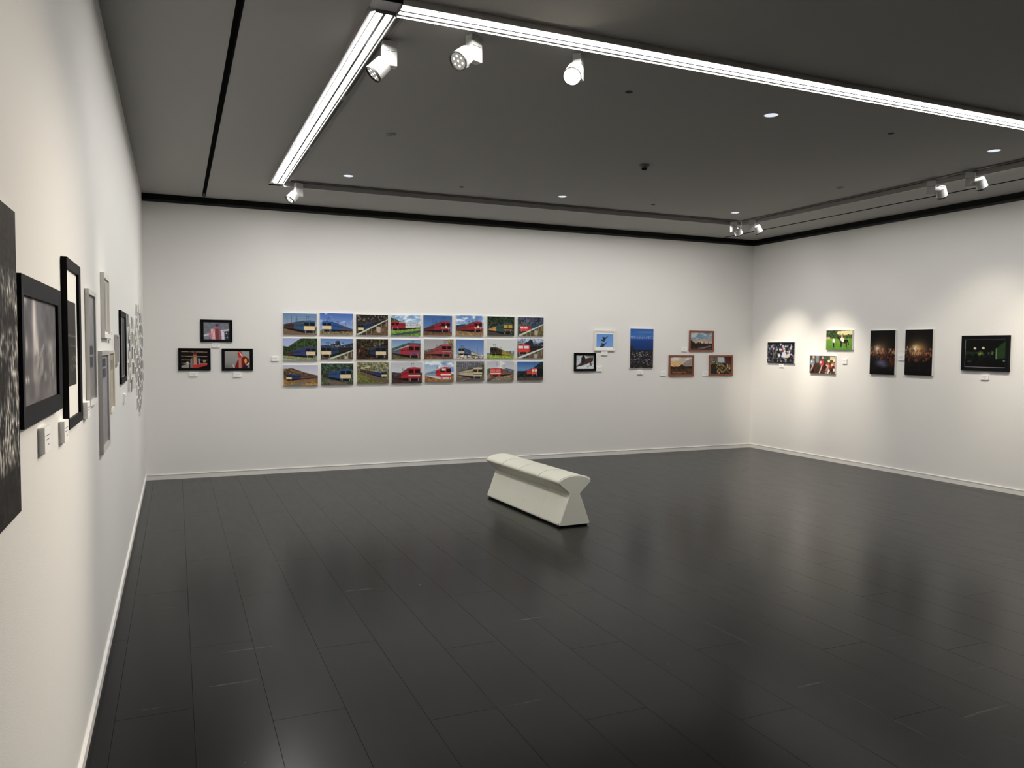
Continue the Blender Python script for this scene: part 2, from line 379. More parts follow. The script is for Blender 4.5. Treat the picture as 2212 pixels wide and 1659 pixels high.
# ------------------------------------------------------------------ spotlights
def spotlight(label, base, box_az, head_off, aim, lens, energy, size=30, blend=0.75, cat='spotlight', refl=None):
    """base: point on the track (x,y); box_az: direction of the long side of the gear box; head_off: (along, side, down) of the head;
    aim: world point; lens: material of the lens"""
    root = empty('spotlight', (base[0], base[1], H-0.016))
    R = Matrix.Rotation(box_az, 3, 'Z')
    g = MB().box(-0.040, 0.040, -0.025, 0.025, -0.142, -0.006)
    g.v = [tuple(R @ Vector(v)) for v in g.v]; gb = g.build('gear_box', WHITEP, root, bevel=0.0025, smooth=True)
    st = MB().box(-0.018, 0.018, -0.014, 0.014, -0.006, 0.002); st.v = [tuple(R @ Vector(v)) for v in st.v]; st.build('track_adapter', GREYP, root)
    for side in (-1, 1):
        for x0, x1 in ((-0.034, -0.003), (0.003, 0.034)):
            gl = MB().box(x0, x1, side*0.0252-0.0006, side*0.0252+0.0006, -0.0645, -0.062)
            gl.v = [tuple(R @ Vector(v)) for v in gl.v]; gl.build('vent_slot', DARKP, gb)
    hc = R @ Vector(head_off)                                   # head centre, relative to root
    a = (Vector(aim) - (root.location + hc)).normalized()
    hd = MB().lathe(hc, a, [(0.040, -0.042), (0.0425, -0.048), (0.045, -0.048), (0.047, -0.044), (0.0495, 0.0), (0.0505, 0.042), (0.0505, 0.048), (0.0475, 0.048), (0.046, 0.030), (0.0, 0.028)], 28)
    hd = hd.build('lamp_head', WHITEP, root, smooth=True)
    rc = MB().lathe(hc, a, [(0.0, -0.034), (0.040, -0.034), (0.041, -0.0425)], 28); rc.build('rear_cup', WHITEP, hd, smooth=True)
    rm = MB().lathe(hc, a, [(0.0515, 0.038), (0.0520, 0.051), (0.0468, 0.051), (0.0468, 0.040)], 28); rm.build('bezel', DARKP, hd, smooth=True)
    rf = MB().lathe(hc, a, [(0.047, 0.046), (0.044, 0.036), (0.0, 0.034)], 28); rf.build('reflector', refl or REFLECT, hd, smooth=True)
    o1 = a.orthogonal().normalized(); o2 = a.cross(o1)
    for i in range(7):
        off = Vector() if i == 6 else (o1*math.cos(i*math.pi/3) + o2*math.sin(i*math.pi/3))*0.027
        MB().lathe(hc + off, a, [(0.0135, 0.034), (0.0135, 0.041), (0.009, 0.0455), (0.0, 0.047)], 10).build('lens', lens, hd, smooth=True)
    # arm from box to head
    b0 = R @ Vector((0.034 if head_off[0] >= 0 else -0.034, 0, -0.125)); MB().tube(b0, hc - a*0.02, 0.009, 10).build('arm', WHITEP, root, smooth=True)
    ld = bpy.data.lights.new('spot_beam', 'SPOT'); ld.energy = energy; ld.color = SPOT_COL; ld.spot_size = math.radians(size); ld.spot_blend = blend
    ld.shadow_soft_size = 0.03
    lo = bpy.data.objects.new('spot_beam', ld); link(lo, root); lo.location = hc + a*0.058
    lo.rotation_euler = a.to_track_quat('-Z', 'Y').to_euler()
    tag(root, label, cat, 'track spotlights')
rad = math.radians
spotlight('white spotlight below the glowing ceiling corner, aimed at the left wall', (1.436, 4.292), rad(178), (0.058, 0, -0.160), (0.0, 4.35, 1.62), LENSDIM, 26, 30, 1.0)
spotlight('white spotlight on the front track with six clear lenses, second from the corner', (1.838, 4.031), rad(205), (0.094, 0.008, -0.145), (0.0, 2.95, 1.45), LENSDIM, 60, 50, 1.0)
spotlight('glaring lit spotlight on the front track pointing towards the camera', (2.480, 4.034), rad(229.7), (0.092, -0.005, -0.137), (0.0, 1.25, 0.15), LENSON, 260, 74, 1.0, refl=LENSON)  # reflector set to glow as well, standing in for lens glare
spotlight('lit spotlight by the far end of the left ceiling light', (1.52, 8.345), rad(200), (0.066, 0, -0.155), (0.0, 7.9, 1.45), LENSON, 12, 50, 1.0)
spotlight('spotlight tucked in the far right ceiling corner, on the back track', (7.125, 8.345), rad(0), (0.080, 0.010, -0.125), (W, 9.05, 1.12), LENSDIM, 190, 44, 1.0)
spotlight('spotlight in the far right corner, on the right track', (7.236, 8.115), rad(-40), (0.070, 0.020, -0.130), (W, 8.06, 1.12), LENSDIM, 150, 43, 1.0)
spotlight('spotlight with bright white rear cup on the right track', (7.236, 5.50), rad(-60), (0.085, 0.010, -0.125), (W, 5.95, 1.25), LENSDIM, 60, 65, 1.0)
spotlight('rightmost spotlight with hollow rear cup on the right track', (7.236, 5.09), rad(-60), (0.085, 0.010, -0.118), (W, 5.05, 1.10), LENSDIM, 70, 60, 1.0)

# ------------------------------------------------------------------ small ceiling fittings
def downlight(x, y, label):
    root = empty('downlight', (x, y, H))
    MB().lathe((0, 0, 0), (0, 0, -1), [(0.054, 0.0), (0.055, 0.003), (0.050, 0.004)], 28).build('trim_ring', WHITEP, root, smooth=True)
    MB().lathe((0, 0, 0), (0, 0, -1), [(0.050, 0.0035), (0.046, 0.0045), (0.0, 0.0048)], 28).build('diffuser', DOWN, root, smooth=True)
    tag(root, label, 'downlight', 'round downlights in the grey ceiling')
for x, y, lab in ((1.937, 7.86, 'round downlight near the far end of the left ceiling light'), (4.345, 7.88, 'round downlight above the middle of the train photos'), (6.755, 7.87, 'round downlight near the far right ceiling corner'),
                  (1.935, 4.515, 'round downlight peeping out behind the second spotlight'), (4.325, 4.515, 'round downlight nearest the front ceiling light, in the middle'), (6.73, 4.51, 'round downlight at the right edge of the picture')):
    downlight(x, y, lab)
for x, y, lab in ((3.12, 4.515, 'small black ceiling hole nearest the glaring spotlight'), (5.51, 4.50, 'small black ceiling hole near the right, below the front light'),
                  (3.147, 7.89, 'tiny black ceiling hole above the train photos'), (5.543, 7.865, 'tiny black ceiling hole above the sea photo')):
    root = empty('sprinkler_hole', (x, y, H))
    MB().lathe((0, 0, 0), (0, 0, -1), [(0.026, 0.0), (0.026, 0.003), (0.020, 0.003)], 20).build('rim', GREYP, root, smooth=True)
    MB().lathe((0, 0, 0), (0, 0, -1), [(0.024, 0.0025), (0.023, 0.0034), (0.0, 0.0036)], 20).build('opening', BLACK, root, smooth=True)
    tag(root, lab, 'ceiling hole', 'black holes in the ceiling')
root = empty('smoke_detector', (4.35, 6.22, H))
MB().lathe((0, 0, 0), (0, 0, -1), [(0.052, 0.0), (0.052, 0.008), (0.044, 0.020), (0.030, 0.030)], 28).build('base', GREYP, root, smooth=True)
MB().lathe((0, 0, 0), (0, 0, -1), [(0.026, 0.028), (0.026, 0.040), (0.018, 0.046), (0.0, 0.047)], 24).build('sensor', BLACK, root, smooth=True)
tag(root, 'dark smoke detector in the middle of the grey ceiling', 'smoke detector')
for x, y, lab in ((1.942, 6.196, 'flat pale cover disc on the ceiling beside the left light'), (6.752, 6.197, 'flat pale cover disc on the ceiling towards the right wall')):
    root = empty('ceiling_cover', (x, y, H))
    MB().lathe((0, 0, 0), (0, 0, -1), [(0.040, 0.0), (0.040, 0.005), (0.032, 0.007), (0.030, 0.005), (0.0, 0.005)], 24).build('plate', mat('cover_grey', (0.22, 0.21, 0.20), 0.5), root, smooth=True)
    MB().lathe((0, 0, 0), (0, 0, -1), [(0.010, 0.005), (0.010, 0.009), (0.0, 0.010)], 14).build('centre_screw', GREYP, root, smooth=True)
    tag(root, lab, 'cover plate')

# ------------------------------------------------------------------ bench
def bench():
    root = empty('bench', (3.4655, 6.680, 0.0), rad(2.8))
    Lh = 0.758
    # half profile, outside going up (x half-width, z)
    low = [(0.150, 0.016), (0.155, 0.024), (0.152, 0.034), (0.128, 0.095), (0.102, 0.165), (0.078, 0.228), (0.064, 0.260), (0.058, 0.276)]
    upp = [(0.057, 0.282), (0.064, 0.296), (0.082, 0.314), (0.112, 0.338), (0.140, 0.362), (0.158, 0.380), (0.164, 0.392), (0.160, 0.404), (0.146, 0.416), (0.118, 0.430), (0.080, 0.441), (0.040, 0.4465), (0.0, 0.448)]
    seams = (-0.379, 0.0, 0.379)
    def ring_list():
        ys = [-Lh, -Lh+0.004, -Lh+0.012]
        for s in seams: ys += [s-0.10, s-0.03, s-0.010, s, s+0.010, s+0.03, s+0.10]
        ys += [Lh-0.012, Lh-0.004, Lh]
        return ys
    def loft(prof, name, m, closed_bottom):
        ys = ring_list(); v = []; f = []
        full = [(-x, z) for x, z in prof] ; right = [(x, z) for x, z in reversed(prof)]
        if prof[-1][0] == 0.0: ring0 = full + right[1:]
        else: ring0 = full + right
        n = len(ring0); zc = sum(z for _, z in ring0)/n
        for y in ys:
            e = min(abs(y+Lh), abs(y-Lh)); sh = 0.008 if e < 0.001 else (0.003 if e < 0.006 else 0.0)
            pin = max([0.0] + [0.0020*math.exp(-((y-s)/0.010)**2) + 0.0016*math.exp(-((y-s)/0.06)**2) for s in seams])
            for x, z in ring0:
                k = 1 - (sh+pin)/max(0.06, abs(x)) if abs(x) > 0.01 else 1
                zz = z - (pin*0.9 + sh) * (1 if z > 0.40 else 0)
                v.append((x*k, y, zz))
        for j in range(len(ys)-1):
            for i in range(n-1):
                f.append((j*n+i, (j+1)*n+i, (j+1)*n+i+1, j*n+i+1))
            f.append((j*n+n-1, (j+1)*n+n-1, (j+1)*n, j*n))
        f.append(tuple(range(n))); f.append(tuple((len(ys)-1)*n+i for i in reversed(range(n))))
        o = mesh_obj(name, v, f, m, root)
        bm = bmesh.new(); bm.from_mesh(o.data); bmesh.ops.recalc_face_normals(bm, faces=bm.faces)
        for fc in bm.faces: fc.smooth = len(fc.verts) == 4
        for e in bm.edges:
            if len(e.link_faces) == 2 and e.calc_face_angle(0) > math.radians(50): e.smooth = False
        bm.to_mesh(o.data); bm.free()
        return o
    loft(low[:-1] + [(0.0575, 0.272), (0.0555, 0.284)] + upp[1:], 'upholstered_body', LEATHER, True)
    MB().box(-0.138, 0.138, -Lh+0.02, Lh-0.02, 0.0, 0.018).build('plinth', BLACK, root)
    # raised piping over the seat at each seam and both ends
    top = [(x, z) for x, z in upp if z >= 0.378]
    arc = [(-x, z) for x, z in top] + [(x, z) for x, z in reversed(top)][1:]
    for y in (-Lh+0.010, *seams, Lh-0.010):
        m = MB()
        for (xa, za), (xb, zb) in zip(arc[:-1], arc[1:]): m.tube((xa, y, za-0.0012), (xb, y, zb-0.0012), 0.0034, 8)
        m.build('piping', PIPING, root, smooth=True)
    for y in seams:
        for s in (-1, 1):
            m = MB(); pts = [(x, z) for x, z in low if z >= 0.03]
            for (xa, za), (xb, zb) in zip(pts[:-1], pts[1:]): m.tube((s*(xa-0.0045), y, za), (s*(xb-0.0045), y, zb), 0.0014, 5)
            m.build('seam', SEAM, root)
    sc = MB().box(-0.1565, -0.150, -Lh+0.012, -Lh+0.020, 0.018, 0.036); sc.build('scuff', DARKP, root)
    MB().tube((0.157, -Lh+0.003, 0.397), (0.1615, -Lh+0.003, 0.394), 0.004, 8).build('scuff', DARKP, root)
    tag(root, 'cream vinyl bench with pinched waist standing on the black floor', 'bench')
bench()

# ------------------------------------------------------------------ painting prints (colour attributes on fine grids)
class Cv:
    def __init__(s, cols, rows, ss=3, seed=0):
        s.c, s.r, s.ss = cols+1, rows+1, ss
        s.w, s.h = s.c*ss, s.r*ss; s.asp = cols/rows
        X = (np.arange(s.w)+0.5)/s.w; Y = (np.arange(s.h)+0.5)/s.h
        s.X, s.Y = np.meshgrid(X, Y); s.img = np.zeros((s.h, s.w, 3)) + 128.0
        s.rng = np.random.default_rng(seed); s.flip = False
    def fx(s, x): return 1-x if s.flip else x
    def put(s, mask, col, a=1.0):
        k = (mask*a)[..., None] if mask.dtype != bool else mask[..., None]*a
        s.img = s.img*(1-k) + np.asarray(col, float)*k
    def grad(s, c0, c1, v0=0.0, v1=1.0):
        t = np.clip((s.Y-v0)/(v1-v0), 0, 1)[..., None]; m = ((s.Y >= v0-1e-6) & (s.Y <= v1+1e-6))[..., None]
        s.img = np.where(m, np.asarray(c0, float)*(1-t)+np.asarray(c1, float)*t, s.img)
    def polymask(s, pts):
        pts = [(s.fx(x), y) for x, y in pts]; ins = np.zeros(s.X.shape, bool); n = len(pts)
        for i in range(n):
            x0, y0 = pts[i]; x1, y1 = pts[(i+1) % n]
            if y0 == y1: continue
            c = ((y0 > s.Y) != (y1 > s.Y)) & (s.X < (x1-x0)*(s.Y-y0)/(y1-y0)+x0); ins ^= c
        return ins
    def poly(s, pts, col, a=1.0): s.put(s.polymask(pts), col, a)
    def rect(s, x0, y0, x1, y1, col, a=1.0): s.poly([(x0, y0), (x1, y0), (x1, y1), (x0, y1)], col, a)
    def ell(s, cx, cy, rx, ry, col, a=1.0, soft=False):
        d = ((s.X-s.fx(cx))/rx)**2 + ((s.Y-cy)/ry)**2
        s.put(np.exp(-d*1.5) if soft else d < 1, col, a)
    def line(s, x0, y0, x1, y1, w, col, a=1.0):
        x0, x1 = s.fx(x0), s.fx(x1); A = s.asp
        dx, dy = (x1-x0)*A, y1-y0; L2 = dx*dx+dy*dy+1e-9
        t = np.clip((((s.X-x0)*A)*dx + (s.Y-y0)*dy)/L2, 0, 1)
        d = np.hypot((s.X-x0)*A - t*dx, (s.Y-y0)-t*dy); s.put(d < w, col, a)
    def noise(s, nx, ny):
        g = s.rng.random((ny+1, nx+1)); xi = s.X*nx; yi = s.Y*ny
        i0 = np.clip(xi.astype(int), 0, nx-1); j0 = np.clip(yi.astype(int), 0, ny-1); tx = xi-i0; ty = yi-j0
        return (g[j0, i0]*(1-tx)+g[j0, i0+1]*tx)*(1-ty) + (g[j0+1, i0]*(1-tx)+g[j0+1, i0+1]*tx)*ty
    def tex(s, mask, amp, nx=26, ny=18):
        k = 1 + amp*((s.noise(nx, ny)+s.noise(nx*2, ny*2))-1.0); m = mask[..., None]
        s.img = np.where(m, s.img*k[..., None], s.img)
    def clouds(s, v0, v1, col, thr=0.52, nx=6, ny=8):
        n = s.noise(nx, ny)*0.65 + s.noise(nx*3, ny*3)*0.35; m = np.clip((n-thr)*5, 0, 1)*((s.Y >= v0) & (s.Y <= v1)); s.put(m, col, 0.9)
    def blobs(s, n, box, size, cols, a=1.0, tall=1.0):
        x0, y0, x1, y1 = box
        for _ in range(n):
            r = s.rng.uniform(*size); c = cols[s.rng.integers(len(cols))]
            x = s.rng.uniform(x0, x1); y = s.rng.uniform(y0, y1); rx = r; ry = r*s.asp*tall
            i0 = max(0, int((x-rx)*s.w)); i1 = min(s.w, int((x+rx)*s.w)+2); j0 = max(0, int((y-ry)*s.h)); j1 = min(s.h, int((y+ry)*s.h)+2)
            if i1 <= i0 or j1 <= j0: continue
            d = ((s.X[j0:j1, i0:i1]-x)/rx)**2 + ((s.Y[j0:j1, i0:i1]-y)/ry)**2; k = ((d < 1)*a)[..., None]
            s.img[j0:j1, i0:i1] = s.img[j0:j1, i0:i1]*(1-k) + np.asarray(c, float)*k
    def ink(s, gain):
        im = np.clip(s.img, 0, 255).reshape(s.r, s.ss, s.c, s.ss, 3).mean((1, 3))
        l = np.clip(lin(im)*gain, 0, 0.92); g = (l @ np.array([.3, .59, .11]))[..., None]
        return np.clip(g + (l-g)*0.90, 0, 0.92)

def print_face(name, cv, w, h, place, m, parent, gain=1.12):
    """grid plane; place(u, v) -> local position, u to the right, v up, both from 0 to 1"""
    c, r = cv.c, cv.r; v = []; f = []
    for j in range(r):
        for i in range(c): v.append(place(i/(c-1), 1-j/(r-1)))
    for j in range(r-1):
        for i in range(c-1): f.append((j*c+i, (j+1)*c+i, (j+1)*c+i+1, j*c+i+1))
    o = mesh_obj(name, v, f, m, parent)
    at = o.data.color_attributes.new('ink', 'FLOAT_COLOR', 'POINT')
    col = np.ones((r*c, 4), np.float32); col[:, :3] = cv.ink(gain).reshape(-1, 3)
    at.data.foreach_set('color', col.ravel()); o.data.update()
    return o

# every hung thing is built in wall coordinates: u right along the wall, n out of the wall, z up
WALLS = {'back': (lambda u: (u, D), (1, 0), (0, -1)), 'right': (lambda u: (W, u), (0, -1), (-1, 0)), 'left': (lambda u: (0.0, u), (0, 1), (1, 0))}
def hung(name, wall, uc, zc):
    pos, du, dn = WALLS[wall]; x, y = pos(uc); root = empty(name, (x, y, zc))
    def Q(u, n, z): return (du[0]*u + dn[0]*n, du[1]*u + dn[1]*n, z)
    return root, Q
def slab(mb, Q, u0, u1, n0, n1, z0, z1):
    k = len(mb.v); mb.v += [Q(u, n, z) for z in (z0, z1) for u, n in ((u0, n1), (u1, n1), (u1, n0), (u0, n0))]
    mb.f += [tuple(i+k for i in f) for f in [(0, 3, 2, 1), (4, 5, 6, 7), (0, 1, 5, 4), (1, 2, 6, 5), (2, 3, 7, 6), (3, 0, 4, 7)]]
    return mb

def panel(label, wall, u0, u1, z0, z1, cv, depth=0.022, m=None, board=None, cat='photo print', group=None, gain=1.12, name='photo_panel'):
    u0, u1 = sorted((u0, u1)); uc, zc = (u0+u1)/2, (z0+z1)/2; w, h = u1-u0, z1-z0
    root, Q = hung(name, wall, uc, zc)
    slab(MB(), Q, -w/2, w/2, 0.001, depth, -h/2, h/2).build('board', board or FOAM, root)
    print_face('print', cv, w, h, lambda a, b: Q((a-0.5)*(w-0.002), depth+0.0006, (b-0.5)*(h-0.002)), m or PRINT, root, gain)
    tag(root, label, cat, group); return root

def framed(label, wall, u0, u1, z0, z1, cv, bar=0.03, depth=0.02, frame=None, matm=None, matw=0.0, mat2=None, gain=1.12, group=None, slip=None, m=None, window=None):
    """window: (l, r, b, t) mat margins in metres"""
    u0, u1 = sorted((u0, u1)); uc, zc = (u0+u1)/2, (z0+z1)/2; w, h = u1-u0, z1-z0
    root, Q = hung('framed_picture', wall, uc, zc)
    f = MB(); fm = frame or FRBLACK
    # mitred bars, slightly raised on the outer edge
    o = [(-w/2, -h/2), (w/2, -h/2), (w/2, h/2), (-w/2, h/2)]; i = [(-w/2+bar, -h/2+bar), (w/2-bar, -h/2+bar), (w/2-bar, h/2-bar), (-w/2+bar, h/2-bar)]
    for k in range(4):
        a, b2, c2, d2 = o[k], o[(k+1) % 4], i[(k+1) % 4], i[k]
        n = len(f.v)
        f.v += [Q(a[0], 0.001, a[1]), Q(b2[0], 0.001, b2[1]), Q(a[0], depth, a[1]), Q(b2[0], depth, b2[1]), Q(d2[0], depth-0.003, d2[1]), Q(c2[0], depth-0.003, c2[1]), Q(d2[0], depth-0.012, d2[1]), Q(c2[0], depth-0.012, c2[1])]
        f.f += [(n, n+1, n+3, n+2), (n+2, n+3, n+5, n+4), (n+4, n+5, n+7, n+6)]
    f.f.append(tuple(range(0, 0))) if False else None
    f.build('frame', fm, root)
    iw, ih = w-2*bar, h-2*bar
    slab(MB(), Q, -iw/2, iw/2, 0.001, depth-0.0115, -ih/2, ih/2).build('mat_board', matm or MATW, root)
    if window: l, r, b, t = window
    else: l = r = b = t = matw
    pu0, pu1, pz0, pz1 = -iw/2+l, iw/2-r, -ih/2+b, ih/2-t
    if slip:
        s = 0.006; slab(MB(), Q, pu0-s, pu1+s, depth-0.0115, depth-0.0108, pz0-s, pz1+s).build('slip', slip, root)
    print_face('photo', cv, pu1-pu0, pz1-pz0, lambda a, c: Q(pu0+(pu1-pu0)*a, depth-0.0104, pz0+(pz1-pz0)*c), m or PRINTG, root, gain)
    tag(root, label, 'picture', group); return root

def caption(label, wall, u0, u1, z0, z1, depth=0.016):
    u0, u1 = sorted((u0, u1)); uc, zc = (u0+u1)/2, (z0+z1)/2; w, h = u1-u0, z1-z0
    root, Q = hung('caption_card', wall, uc, zc)
    slab(MB(), Q, -w/2, w/2, 0.0, depth, -h/2, h/2).build('card', CARD, root)
    tx = MB()
    rr = random.Random(int(uc*1000))
    for z, a, b in ((0.16, -0.36, 0.36), (0.0, -0.3, 0.22), (-0.22, 0.0, 0.18)):
        u = a
        while u < b:
            wd_ = rr.uniform(0.05, 0.12); slab(tx, Q, u*w, min(b, u+wd_)*w, depth, depth+0.0004, z*h-0.0012, z*h+0.0012); u += wd_+0.03
    tx.build('text', mat('caption_ink', (0.25, 0.25, 0.25), 0.8) if 'caption_ink' not in bpy.data.materials else bpy.data.materials['caption_ink'], root)
    tag(root, label, 'caption card', 'caption cards')

# ------------------------------------------------------------------ the train photographs
BLU = (38, 62, 104); CREAM = (214, 190, 140); RED = (158, 34, 44); DKRED = (104, 24, 34); DARK = (24, 22, 24)
def lerp(a, b, t): return a + (b-a)*t
def train(cv, flip, x0, x1, top, bot, tail, loco=0.45, body=BLU, low=CREAM, high=DARK, car=(70, 44, 40), roof=(60, 66, 76), band=None, panto=True, under=DARK, stripe=None):
    cv.flip = flip; tx, tt, tb = tail
    xl = lerp(x0, tx, loco); tl = lerp(top, tt, loco); bl = lerp(bot, tb, loco)
    def side(xa, ta, ba, xb, tb2, bb, col, r):
        cv.poly([(xa, ta), (xb, tb2), (xb, bb), (xa, ba)], col)
        cv.poly([(xa, ta), (xb, tb2), (xb, lerp(tb2, bb, .12)), (xa, lerp(ta, ba, .12))], r)
        cv.poly([(xa, lerp(ta, ba, .78)), (xb, lerp(tb2, bb, .78)), (xb, bb), (xa, ba)], under)
        n = max(3, int(abs(xa-xb)*22))
        for i in range(n):
            a = lerp(xa, xb, (i+.25)/n); b = lerp(xa, xb, (i+.7)/n); t0 = lerp(ta, tb2, (i+.5)/n); b0 = lerp(ba, bb, (i+.5)/n)
            cv.rect(min(a, b), lerp(t0, b0, .27), max(a, b), lerp(t0, b0, .45), tuple(c*0.55 for c in col))
    side(xl, tl, bl, tx, tt, tb, car, roof if stripe is None else stripe)
    side(x0, top, bot, xl, tl, bl, tuple(c*0.92 for c in body), roof)
    hgt = bot-top
    cv.poly([(x0, top+.02*hgt), ((x0+x1)/2, top-.03*hgt), (x1, top+.02*hgt), (x1, bot), (x0, bot)], body)
    cv.poly([(x0+.004, top+.14*hgt), (x1-.004, top+.14*hgt), (x1-.004, top+.42*hgt), (x0+.004, top+.42*hgt)], high)
    cv.rect(lerp(x0, x1, .46), top+.14*hgt, lerp(x0, x1, .54), top+.42*hgt, body)
    cv.rect(x0, top+.45*hgt, x1, top+.76*hgt, low)
    if band: cv.rect(x0, top+.56*hgt, x1, top+.64*hgt, band)
    cv.rect(x0+.01, top+.80*hgt, x1-.01, bot, under)
    cv.rect(lerp(x0, x1, .1), top+.80*hgt, lerp(x0, x1, .2), bot, (120, 120, 122)); cv.rect(lerp(x0, x1, .8), top+.80*hgt, lerp(x0, x1, .9), bot, (120, 120, 122))
    cv.ell(lerp(x0, x1, .2), top+.70*hgt, .008, .014, (250, 240, 210)); cv.ell(lerp(x0, x1, .8), top+.70*hgt, .008, .014, (250, 240, 210))
    if panto:
        for (px, k) in ((lerp(x0, x1, .3), 1.0), (lerp(x0, tx, loco*.75), .6)):
            t = lerp(top, tt, 0 if k == 1 else loco*.75); q = .16*k*min(1.2, hgt*2.2)
            for dx in (-.035, .02): cv.line(px+dx*k, t, px+(dx+.03)*k, t-q, .006, (50, 54, 62))
            cv.line(px-.05*k, t-q, px+.07*k, t-q, .006, (50, 54, 62))
    cv.flip = False
def poles(cv, xs_, v0, v1, col=(60, 62, 68)):
    for x in xs_: cv.line(x, v0, x, v1, .006, col)
def wires(cv, col=(90, 96, 108)):
    for a, b in ((.10, .20), (.22, .27)): cv.line(0, a, 1, b, .004, col, .5)
def bridge(cv, x0, y0, x1, y1, w=.045, col=(186, 200, 172), piers=True, flip=False):
    cv.flip = flip
    cv.poly([(x0, y0-w), (x1, y1-w*.5), (x1, y1+w*.4), (x0, y0+w)], col)
    if piers:
        for i in range(6):
            t = (i+1)/6.5; x = lerp(x0, x1, t); y = lerp(y0, y1, t); cv.rect(x, y+.02, x+.022, y+.30, (146, 128, 104))
            if i == 3: cv.rect(x+.03, y+.10, x+.14, y+.34, (170, 160, 146))
    cv.flip = False
COLS, ROWS = 72, 48
def tcv(seed): return Cv(COLS, ROWS, 2, seed)
def sky_ground(seed, s0, s1, hor, g0, g1, cloud=None, thr=.52):
    cv = tcv(seed); cv.grad(s0, s1, 0, hor); cv.grad(g0, g1, hor, 1)
    if cloud: cv.clouds(0, hor, cloud, thr)
    cv.tex(cv.Y > hor, .5); return cv
def woods(cv, pts, col, amp=.9):
    m = cv.polymask(pts); cv.put(m, col); cv.tex(m, amp, 30, 22)
P = {}
cv = sky_ground(11, (92, 124, 164), (140, 160, 180), .62, (90, 92, 66), (124, 112, 98)); wires(cv); poles(cv, (.12, .24, .41), .12, .6)
cv.poly([(0, .82), (.35, .72), (.9, 1), (0, 1)], (112, 86, 66)); train(cv, False, .61, .94, .33, .90, (0.02, .50, .70), .5, (56, 84, 116)); P['11'] = cv
cv = sky_ground(12, (60, 98, 172), (140, 166, 206), .78, (112, 106, 66), (128, 104, 66), (190, 204, 224), .66); train(cv, True, .66, .93, .38, .86, (.02, .72, .82), .42, (44, 84, 150), car=(70, 74, 110)); poles(cv, (.78,), .35, .85, (40, 50, 80)); P['12'] = cv
cv = tcv(13); cv.grad((38, 34, 30), (64, 52, 42)); cv.tex(cv.Y < 2, 1.0); cv.blobs(60, (0, 0, 1, .3), (.01, .03), [(120, 118, 112), (30, 28, 26), (84, 78, 70)]); cv.poly([(.3, 1), (1, .35), (1, 1)], (96, 74, 54)); cv.tex(cv.Y > .5, .5)
train(cv, True, .76, .94, .46, .84, (.05, .18, .26), .4, (42, 56, 84), car=(50, 36, 34)); bridge(cv, .02, .98, 1.0, .22); cv.rect(.64, .58, .74, .80, (168, 156, 144)); P['13'] = cv
cv = sky_ground(14, (96, 140, 196), (190, 206, 220), .5, (150, 176, 60), (88, 130, 44), (226, 234, 240), .45); woods(cv, [(0, .12), (.3, .3), (.6, .42), (1, .52), (1, .62), (0, .7)], (54, 80, 38)); cv.poly([(0, .95), (1, .72), (1, .84), (.2, 1)], (58, 70, 74))
train(cv, True, .72, .97, .33, .74, (.02, .42, .64), .3, RED, (146, 30, 44), car=(196, 200, 202), roof=(150, 156, 160)); poles(cv, (.68, .9), .1, .6, (120, 126, 130)); P['14'] = cv
cv = sky_ground(15, (52, 92, 150), (88, 124, 168), .80, (84, 62, 46), (116, 84, 56)); wires(cv, (60, 80, 110)); poles(cv, (.34, .64), .15, .7, (40, 46, 60)); train(cv, False, .62, .93, .30, .84, (.02, .66, .78), .42, (156, 36, 52), (120, 22, 34), car=(96, 36, 48), band=(220, 190, 180)); cv.ell(.79, .56, .035, .05, (236, 214, 196)); P['15'] = cv
cv = sky_ground(16, (84, 128, 188), (150, 176, 204), .62, (122, 94, 62), (142, 112, 72), (228, 234, 240), .46); woods(cv, [(0, .50), (.3, .42), (.5, .5), (.5, .66), (0, .66)], (52, 60, 84)); poles(cv, (.3, .6), .06, .6); train(cv, False, .66, .94, .30, .82, (.02, .64, .76), .42, RED, (132, 26, 38), car=(116, 44, 46), band=(210, 180, 170)); cv.ell(.80, .55, .035, .05, (236, 214, 196)); P['16'] = cv
cv = tcv(17); cv.grad((30, 44, 30), (58, 62, 52)); cv.tex(cv.Y < 2, 1.1); cv.blobs(50, (0, 0, 1, .45), (.01, .035), [(46, 70, 44), (20, 30, 22), (70, 88, 66)]); cv.poly([(0, .78), (.4, .80), (1, 1), (0, 1)], (72, 64, 60)); train(cv, False, .60, .92, .36, .92, (.06, .62, .74), .5, (52, 82, 78), (40, 44, 46), high=(190, 142, 34), car=(196, 140, 66), band=(214, 160, 60)); P['17'] = cv
cv = tcv(18); cv.grad((60, 66, 86), (70, 74, 60)); cv.tex(cv.Y < 2, 1.0); cv.blobs(60, (0, 0, 1, .4), (.01, .03), [(110, 112, 126), (36, 40, 56), (84, 90, 108)]); cv.poly([(.3, 1), (1, .4), (1, 1)], (86, 78, 44)); cv.tex(cv.Y > .6, .6)
train(cv, True, .62, .90, .46, .80, (.06, .26, .34), .22, (196, 48, 44), (208, 60, 54), high=(214, 206, 200), car=(52, 74, 112), panto=False); bridge(cv, .04, .98, 1, .36, .05, (196, 206, 182)); P['18'] = cv
cv = sky_ground(21, (150, 162, 206), (176, 184, 212), .72, (138, 158, 60), (122, 122, 112)); woods(cv, [(0, .34), (.14, .38), (.5, .02), (.6, 0), (1, 0), (1, .78), (0, .78)], (42, 60, 32)); cv.poly([(0, .88), (.5, .98), (.5, 1), (0, 1)], (150, 152, 156)); poles(cv, (.4, .62), .2, .7, (96, 104, 90)); train(cv, False, .67, .94, .38, .86, (.06, .64, .76), .62, (52, 62, 118), panto=False); P['21'] = cv
